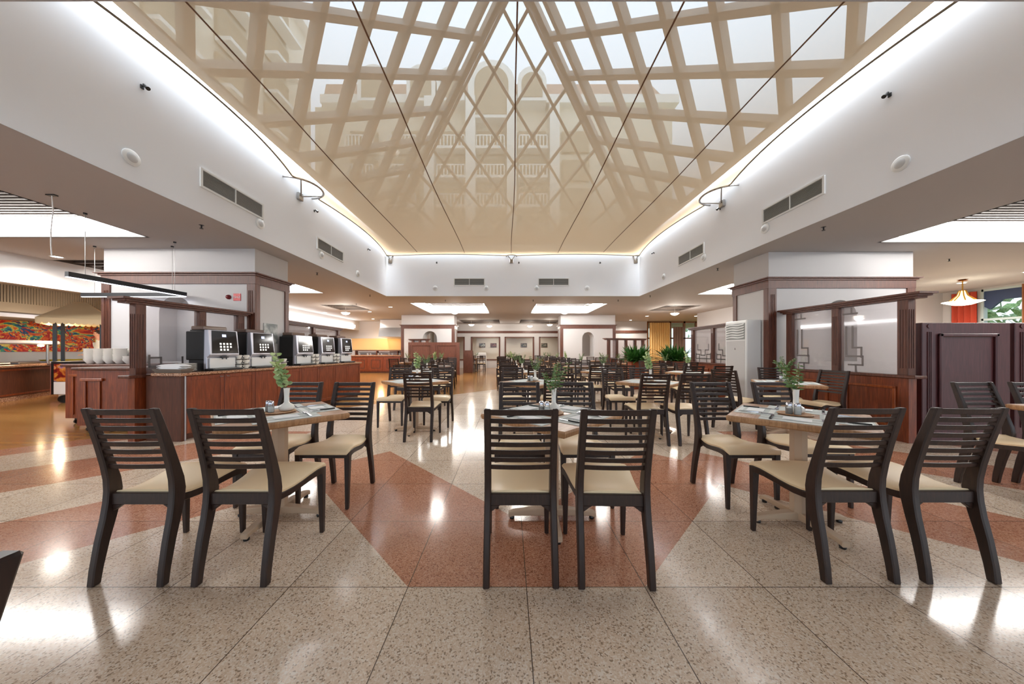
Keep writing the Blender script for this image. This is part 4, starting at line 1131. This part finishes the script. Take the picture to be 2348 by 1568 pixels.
# back shelf under the mural
r=thing('kitchen_worktable','pale kitchen worktable with yellow trays below the mural','worktable',(-13.6,10.9,0))
MB().box(-.45,.45,-2.1,2.1,.84,.9).build('top',silver,r);MB().box(-.42,.42,-2.0,2.0,.0,.84).build('cabinet_base',white,r)
ytray=mat('tray_yellow',C(214,190,60),.5)
for k in range(3):
    o=MB().rings([[(-.15,-.3,0),(.15,-.3,0),(.15,.3,0),(-.15,.3,0)],[(-.18,-.34,.04),(.18,-.34,.04),(.18,.34,.04),(-.18,.34,.04)]]).build('yellow_tray',ytray);o.location=(-13.4,9.2+k*.8,.901);tag(o,f'yellow serving tray, {("nearest","middle","farthest")[k]} on the kitchen worktable','tray','yellow trays')
# market stall
stall=thing('food_stall','cream canvas-roofed food stall on dark posts','stall',(-11.45,8.25,0),PI/4)
canv=mat('canvas_cream',C(226,204,164),.8)
MB().box(-.42,.42,-.36,.36,.1,.84).build('cart_body',mahog,stall);MB().box(-.46,.46,-.4,.4,.84,.88).build('cart_top',mahog2,stall)
for sx in (-.36,.36):
    for sy in (-.32,.32): MB().box(sx-.03,sx+.03,sy-.03,sy+.03,.88,2.1).build('post',blackp,stall)
q=MB();zt,ze=2.5,2.02
A=[(-.6,-.52,ze),(.55,-.52,ze),(.55,.52,ze),(-.6,.52,ze)];Rg=[(-.12,0,zt),(.08,0,zt)]
q.add(A+Rg,[(0,1,5,4),(1,2,5),(2,3,4,5),(3,0,4)])
def scallop(a,b,n):
    for k in range(n):
        p=Vector(a).lerp(Vector(b),k/n);r_=Vector(a).lerp(Vector(b),(k+1)/n);pts=[p]+[p.lerp(r_,.5-.5*math.cos(PI*i/6))+Vector((0,0,-.10-.05*math.sin(PI*i/6))) for i in range(7)]+[r_]
        q.add(pts,[tuple(range(len(pts)))])
scallop(A[0],A[1],12);scallop(A[1],A[2],8);scallop(A[2],A[3],12);scallop(A[3],A[0],8)
c_=q.build('canvas_roof',canv,stall,recalc=False)
sd=c_.modifiers.new('thick','SOLIDIFY');sd.thickness=.012
# poster trolley
tr=thing('poster_trolley','grey trolley with flower poster on one side beside the carts','trolley',(-10.15,7.0,0))
MB().box(-.28,.9,0,.5,.2,.95).build('body',darkmetal,tr)
pos=mat('poster_print',C(140,30,20),.4);n_=noise(pos,coords(pos),4,2,.5,1);lk(pos,ramp(pos,n_.outputs[0],[(.3,C(30,16,22)),(.45,C(150,30,20)),(.55,C(226,150,60)),(.65,C(60,70,190))]),bsdf(pos).inputs['Base Color'])
MB().box(-.20,.9,-.012,0,.5,.9).build('poster',pos,tr);MB().box(-.20,.9,-.014,0,.21,.49).build('white_sheet',paper,tr)
for x in (-.1,.6):
    for y_ in (.08,.42): MB().tube([(x-.02,y_,.09),(x+.02,y_,.09)],.09,16).build('wheel',blackp,tr)

# far kitchen island on the bar side
r=thing('island_counter','wooden island counter with panelled doors on the parquet floor','counter',(-7.2,16.6,0))
MB().box(-1.3,1.35,0,.9,.08,.90).build('body',mahog,r);MB().box(-1.25,1.3,.04,.86,0,.08).build('plinth',walnut,r);MB().box(-1.36,1.41,-.06,.96,.90,.95).build('countertop',counterst,r,bevel=.01)
for k in range(3):
    a=-1.2+k*.85;dd=MB().box(a,a+.75,-.02,0,.14,.84).build('door',mahog,r,bevel=.004)
    q=MB();q.box(a+.12,a+.63,-.03,-.02,.68,.72);q.box(a+.12,a+.63,-.03,-.02,.24,.28);q.box(a+.12,a+.16,-.03,-.02,.28,.68);q.box(a+.59,a+.63,-.03,-.02,.28,.68);q.build('panel_moulding',walnut,dd)
r=thing('extract_hood','polished stainless hood over the far kitchen island','hood',(-6.85,18.2,2.02))
MB().rings([[(-.85,-.05,0),(.6,-.05,0),(.6,.9,0),(-.85,.9,0)],[(-.80,0,.55),(.55,0,.55),(.55,.85,.55),(-.80,.85,.55)]]).build('canopy',steel,r)
MB().box(-.78,.52,.05,.8,.55,1.02).build('duct_cover',white,r)
warmtile=mat('warm_tiles',C(232,190,130),.5)
o=MB().box(-4.2,2.2,0,.04,0,.72).build('tiled_splashback',warmtile);o.location=(-7.7,19.34,1.25);tag(o,'warm orange tiled splashback behind the far island','splashback')
sh=thing('back_shelf_unit','dark wooden shelf unit behind the far island','shelf',(-7.5,19.0,0))
MB().box(-2.0,2.0,0,.3,.0,.95).build('cabinet_base',mahog,sh);MB().box(-2.0,2.0,.0,.3,1.18,1.22).build('shelf',mahog2,sh)
for x in (-2.0,-.7,.6,1.96): MB().box(x,x+.04,0,.3,.95,1.18).build('upright',mahog2,sh)
glm=jar
for k in range(8):
    o=MB().lathe([(.04,0),(.045,.12),(.042,.12),(.0,.01)],n=10,caps=False).build('glass_jar',glm) if k==0 else None
    if k==0: gj=o;tag(gj,'x','jar');CHILD[gj.name]=[]
    place(gj,(-8.2+k*.3,16.9+(k%2)*.3,.951),0,f'glass jar, number {("one","two","three","four","five","six","seven","eight")[k]} along the far island from the bar end','jars on the island')
# ------------------------------------------------------------------ air conditioner
ac=thing('air_conditioner','tall white floor-standing air conditioner against the white pillar','air conditioner',(4.73,6.20,0),PI/2)
# local: front faces -y -> world -x after +90 deg ... built directly in world offsets instead
ac.rotation_euler=(0,0,0)
MB().box(-.15,.14,-.29,.29,.03,1.80).build('casing',white,ac,bevel=.02,segs=2)
MB().box(-.155,-.15,-.25,.25,.10,1.40).build('front_panel',plaster,ac,bevel=.004)
q=MB();q.box(-.156,-.150,-.25,.25,1.42,1.74);q.build('outlet_recess',grill_m,ac)
q=MB()
for k in range(6):
    z=1.45+k*.05
    q.rings([[(-.172,y,z+.008*math.sin(y*18)),(-.155,y,z+.018+.008*math.sin(y*18)),(-.155,y,z+.026+.008*math.sin(y*18)),(-.172,y,z+.008+.008*math.sin(y*18))] for y in [-.24+i*.04 for i in range(13)]])
q.build('louvre',white,ac)
MB().box(-.13,.12,-.27,.27,0,.03).build('base',darkmetal,ac)
q=MB().rings([[(-.158,-.02+.0,1.22),(-.158,.02,1.22),(-.155,.02,1.22),(-.155,-.02,1.22)],[(-.158,-.004,1.26),(-.158,.004,1.26),(-.155,.004,1.26),(-.155,-.004,1.26)]]);q.build('badge',chrome,ac)

# ------------------------------------------------------------------ linear pendants, wires, lamps
def linear(a,b,label):
    a=Vector(a);b=Vector(b);r=thing('linear_pendant',label,'pendant lamp',tuple(a));d=b-a
    MB().bar((0,0,.04),d+Vector((0,0,.04)),.05,.065).build('housing',darkmetal,r)
    MB().bar((0,0,.003),d+Vector((0,0,.003)),.036,.006).build('diffuser',led_em,r)
    for t_ in (.12,.88):
        p=d*t_;MB().tube([(p.x,p.y,.07),(p.x,p.y,CEIL-a.z)],.003,5).build('wire',steel,r);MB().lathe([(.02,0),(.02,.02)],(p.x,p.y,CEIL-a.z-.02),10).build('ceiling_cup',darkmetal,r)
linear((-5.70,3.96,2.15),(-5.68,5.40,2.15),'black linear pendant with white glow, running away from camera')
linear((-7.55,5.44,2.15),(-5.74,5.44,2.15),'black linear pendant with white glow, running crosswise') 
r=thing('loose_cable','pale cable dangling from a ceiling bracket above the carts','cable',(-5.43,3.65,CEIL))
MB().box(-.05,.05,-.02,.02,-.012,0).build('bracket',darkmetal,r)
MB().tube([(0,0,-.01),(.01,0,-.1),(.015,0,-.2),(0,0,-.33),(-.012,0,-.45),(-.01,0,-.6),(0,0,-.72)],.005,6).build('cable',paper,r,smooth=60)
lamps=[]
def downlight(x,y,which):
    r=thing('downlight',f'round recessed ceiling downlight {which}','downlight',(x,y,CEIL),0,'ceiling downlights')
    MB().lathe([(.075,-.008),(.095,-.006),(.095,-.001),(.075,-.001)],n=20,caps=False).build('trim_ring',ventw,r)
    MB().lathe([(.0,-.004),(.074,-.005)],n=20,caps=False).build('diffuser',disc_em,r,recalc=False);lamps.append((x,y))
for x,y,w in ((-8.9,6.05,'above the carts'),(-8.9,14.9,'first beyond the bar'),(-6.6,14.6,'second beyond the bar'),(-10.3,17.4,'third beyond the bar'),(-7.9,17.9,'over the far island'),(7.4,18.6,'first before the window bay'),(7.4,16.4,'second before the window bay'),(10.0,16.4,'farthest before the window bay'),(12.2,7.2,'by the blue framed window'),(-5.0,13.0,'beside the island aisle'),(12.4,8.4,'over the window side booth'),(-1.2,22.9,'added to brighten the back room, bar half'),(2.2,22.9,'added to brighten the back room, window half')):  # the last two are added to brighten the room behind the back windows
    downlight(x,y,w)
PEND=[]
def dish(x,y,which,drop=.28,r0=.17):
    r=thing('dish_lamp',f'small glowing dish ceiling lamp {which}','ceiling lamp',(x,y,CEIL+.0),0,'dish ceiling lamps')
    MB().tube([(0,0,0),(0,0,-drop)],.008,6).build('stem',steel,r)
    MB().lathe([(.02,-drop-.10),(r0*.6,-drop-.08),(r0,-drop-.02),(r0*.95,-drop-.015)],n=20,caps=False).build('shade',bulb_em,r,recalc=False)
    PEND.append((x,y,CEIL-drop-.12))
for x,y,w in ((-6.95,13.1,'under the slatted grille on the bar side'),(7.2,13.3,'under the slatted grille by the bay'),(-2.3,19.0,'first over the back tables'),(-1.25,20.1,'second over the back tables'),(1.4,20.1,'third over the back tables'),(2.55,19.0,'fourth over the back tables'),(-2.4,13.7,'in the coffer on the bar side'),(2.5,13.7,'in the coffer on the window side')):
    dish(x,y,w,.12 if 'coffer' in w else .22)
pl=thing('glass_pendant','ornate brass pendant with glowing glass dish, window side','pendant lamp',(11.83,8.0,CEIL))
brass=mat('brass',C(200,150,70),.3,metal=1)
MB().lathe([(.09,-.03),(.05,-.01),(.09,0)],n=16).tube([(0,0,-.02),(0,0,-.30)],.012,6).build('stem',brass,pl)
q=MB()
for k in range(8):
    a=k*PI/4;q.tube([(.05*math.cos(a),.05*math.sin(a),-.28),(.09*math.cos(a),.09*math.sin(a),-.42),(.24*math.cos(a),.24*math.sin(a),-.58)],.012,6)
q.build('arms',brass,pl,smooth=60)
MB().lathe([(.05,-.30),(.08,-.42),(.16,-.54),(.14,-.54),(.06,-.42)],n=20,caps=False).build('inner_shade',emis('amber_shade',(1,.62,.25,1),3),pl,recalc=False)
MB().lathe([(.0,-.68),(.14,-.66),(.33,-.58),(.31,-.57)],n=24,caps=False).build('glass_dish',emis('glass_dish',(1,.90,.70,1),5),pl,recalc=False)
# kitchen LED cove along the bulkhead
o=MB().box(0,.10,0,11.5,0,.16).build('light_cove',emis('cove_long',(1,1,1,1),6));o.location=(-9.43,7.2,2.6);tag(o,'long white light cove along the kitchen bulkhead','light cove')
# sprinklers
spr=thing('sprinkler','x','sprinkler')
MB().lathe([(.03,-.004),(.03,0)],n=12).build('flange',darkmetal,spr);MB().lathe([(.008,-.05),(.010,0)],n=8).lathe([(.022,-.056),(.022,-.05)],n=10).build('head',darkmetal,spr);remember(spr)
for x,y,w in ((-4.53,4.53,'bar side, nearest'),(4.72,4.6,'window side, nearest'),(-4.55,7.3,'bar side, second'),(4.7,6.9,'window side, second'),(-4.6,10.2,'bar side, third'),(4.75,10.3,'window side, third'),(-2.3,11.2,'back, bar side'),(.9,11.2,'back, middle'),(4.0,11.2,'back, window side'),(-7.2,8.0,'beyond the near bar-side pillar'),(8.9,6.2,'beyond the near window-side pillar'),(-6.0,12.1,'before the dish lamp on the bar side')):
    place(spr,(x,y,CEIL+.002),0,f'small dark ceiling sprinkler, {w}','ceiling sprinklers')

# ------------------------------------------------------------------ cook behind the stall
def person():
    r=thing('person','person in a white kitchen jacket half hidden behind the white pillar','person',(-12.5,9.4,0),-.3)
    skin=mat('skin',C(206,150,124),.5);jack=mat('kitchen_jacket',C(228,226,222),.7);trs=mat('dark_trousers',C(50,50,56),.8);hair=mat('hair',C(48,36,30),.8)
    me=bpy.data.meshes.new('body');V=[(0,0,.95),(0,0,1.15),(0,-.02,1.38),(0,-.02,1.50),(0,-.04,1.58),(0,-.05,1.70),
       (.18,-.01,1.42),(.24,.02,1.16),(.16,-.22,1.08),(.12,-.30,1.08),(-.18,-.01,1.42),(-.24,.02,1.16),(-.16,-.22,1.08),(-.12,-.30,1.08),
       (.10,0,.88),(.11,-.02,.50),(.11,.02,.09),(.11,-.14,.04),(-.10,0,.88),(-.11,-.02,.50),(-.11,.02,.09),(-.11,-.14,.04)]
    E=[(0,1),(1,2),(2,3),(3,4),(4,5),(2,6),(6,7),(7,8),(8,9),(2,10),(10,11),(11,12),(12,13),(0,14),(14,15),(15,16),(16,17),(0,18),(18,19),(19,20),(20,21)]
    R=[.15,.14,.15,.06,.075,.085,.065,.05,.035,.03,.065,.05,.035,.03,.09,.065,.045,.04,.09,.065,.045,.04]
    me.from_pydata(V,E,[]);o=bpy.data.objects.new('body',me);COL.objects.link(o);o.parent=r
    sk=o.modifiers.new('skin','SKIN');
    for v_,rad in zip(me.skin_vertices[0].data,R): v_.radius=(rad,rad*(.8))
    me.skin_vertices[0].data[0].use_root=True
    ss=o.modifiers.new('sub','SUBSURF');ss.levels=2;ss.render_levels=2
    dg=bpy.context.evaluated_depsgraph_get();ev=o.evaluated_get(dg);m2=bpy.data.meshes.new_from_object(ev);o.modifiers.clear();o.data=m2
    for m_ in (skin,jack,trs): m2.materials.append(m_)
    for p in m2.polygons:
        c=p.center;p.use_smooth=True
        p.material_index=2 if c.z<.93 else (0 if (c.z>1.52 or (c.y<-.24)) else 1)
    hd=MB().lathe([(.0,1.60),(.05,1.605),(.078,1.65),(.088,1.70),(.086,1.75),(.065,1.79),(.0,1.81)],(0,-.04,0),16,caps=False)
    hd.build('head',skin,r,smooth=60)
    MB().lathe([(.091,1.70),(.094,1.74),(.080,1.79),(.045,1.82),(.0,1.826)],(0,-.03,0),16,caps=False).build('hair',hair,r,smooth=60)
    f=MB();f.rings([[(-.008,-.118,1.70),(.008,-.118,1.70),(.004,-.12,1.72)],[(-.014,-.13,1.675),(.014,-.13,1.675),(0,-.145,1.685)]]);f.build('nose',skin,r)
    for s in (-1,1):
        MB().lathe([(.0,-.009),(.009,0),(0,.009)],(s*.032,-.118,1.715),8,caps=False).build('eye',blackp,r)
        MB().lathe([(.0,-.025),(.014,0),(0,.025)],(s*.088,-.035,1.70),8,caps=False).build('ear',skin,r)
    MB().box(-.025,.025,-.122,-.114,1.643,1.650).build('mouth',dred,r)
    for s in (-1,1):
        for k in range(5):
            x=s*(.12-.028+.014*k);MB().tube([(x,-.30,1.08),(x,-.35,1.075),(x,-.37,1.06)],.008,6).build('finger',skin,r)
person()

# ------------------------------------------------------------------ light
w=bpy.data.worlds.new('sky');sc.world=w;w.use_nodes=True
bg=w.node_tree.nodes['Background'];bg.inputs[0].default_value=(.76,.88,1.0,1);bg.inputs[1].default_value=SKY
def point(x,y,z,e,col=(1,.9,.8),rad=.12):
    l=bpy.data.lights.new('lamp_light','POINT');l.energy=e;l.color=col;l.shadow_soft_size=rad
    o=bpy.data.objects.new('lamp_light',l);COL.objects.link(o);o.location=(x,y,z);return o
def spot(x,y,z,tx,ty,tz,e,col,ang=100,rad=.06):
    l=bpy.data.lights.new('spot_light','SPOT');l.energy=e;l.color=col;l.shadow_soft_size=rad;l.spot_size=math.radians(ang);l.spot_blend=.6
    o=bpy.data.objects.new('spot_light',l);COL.objects.link(o);o.location=(x,y,z);o.rotation_euler=(Vector((tx,ty,tz))-Vector((x,y,z))).to_track_quat('-Z','Y').to_euler()
for x,y in lamps: spot(x,y,CEIL-.02,x,y,0,E_DOWN,(1,.93,.84),150,.15)
for x,y,z in PEND: point(x,y,z,E_PEND*(.5 if y>18 else 1),(1,.92,.82),.1)
for x,y,a,_ in SPOTS:
    dx,dy=(math.sin(a),-math.cos(a));spot(x+dx*.09,y+dy*.09,4.14,x+dx*4.5,y+dy*4.5,0,E_SPOT,(1,.95,.88),84,.22)
point(-7.6,18.3,1.7,35,(1,.62,.28),.15);point(-12.0,8.2,1.6,40,(1,.8,.55),.1);point(11.83,8,2.3,30,(1,.75,.45),.1)
# added area lamps imitating daylight along the skylight wall heads; never called
def strip(x,y,z,sx,sy,tx,ty,tz,e):
    l=bpy.data.lights.new('added_wall_wash','AREA');l.shape='RECTANGLE';l.size=sx;l.size_y=sy;l.energy=e;l.color=(.93,.96,1)
    o=bpy.data.objects.new('added_wall_wash',l);COL.objects.link(o);o.location=(x,y,z);o.rotation_euler=(Vector((tx,ty,tz))-Vector((x,y,z))).to_track_quat('-Z','Y').to_euler()
sun=bpy.data.lights.new('sun','SUN');sun.energy=E_SUN;sun.angle=math.radians(8);sun.color=(1,.96,.9)
so=bpy.data.objects.new('sun',sun);COL.objects.link(so);so.rotation_euler=(math.radians(34),math.radians(-12),0)

sc.view_settings.view_transform='Standard';sc.view_settings.look='None';sc.view_settings.gamma=1;sc.view_settings.use_curve_mapping=False
sc.view_settings.exposure=EXPO
cy=sc.cycles
cy.max_bounces=7;cy.diffuse_bounces=4;cy.glossy_bounces=3;cy.transparent_max_bounces=12;cy.transmission_bounces=4
cy.caustics_reflective=False;cy.caustics_refractive=False;cy.sample_clamp_indirect=4;cy.sample_clamp_direct=0
cy.use_denoising=True
cy.use_light_tree=True
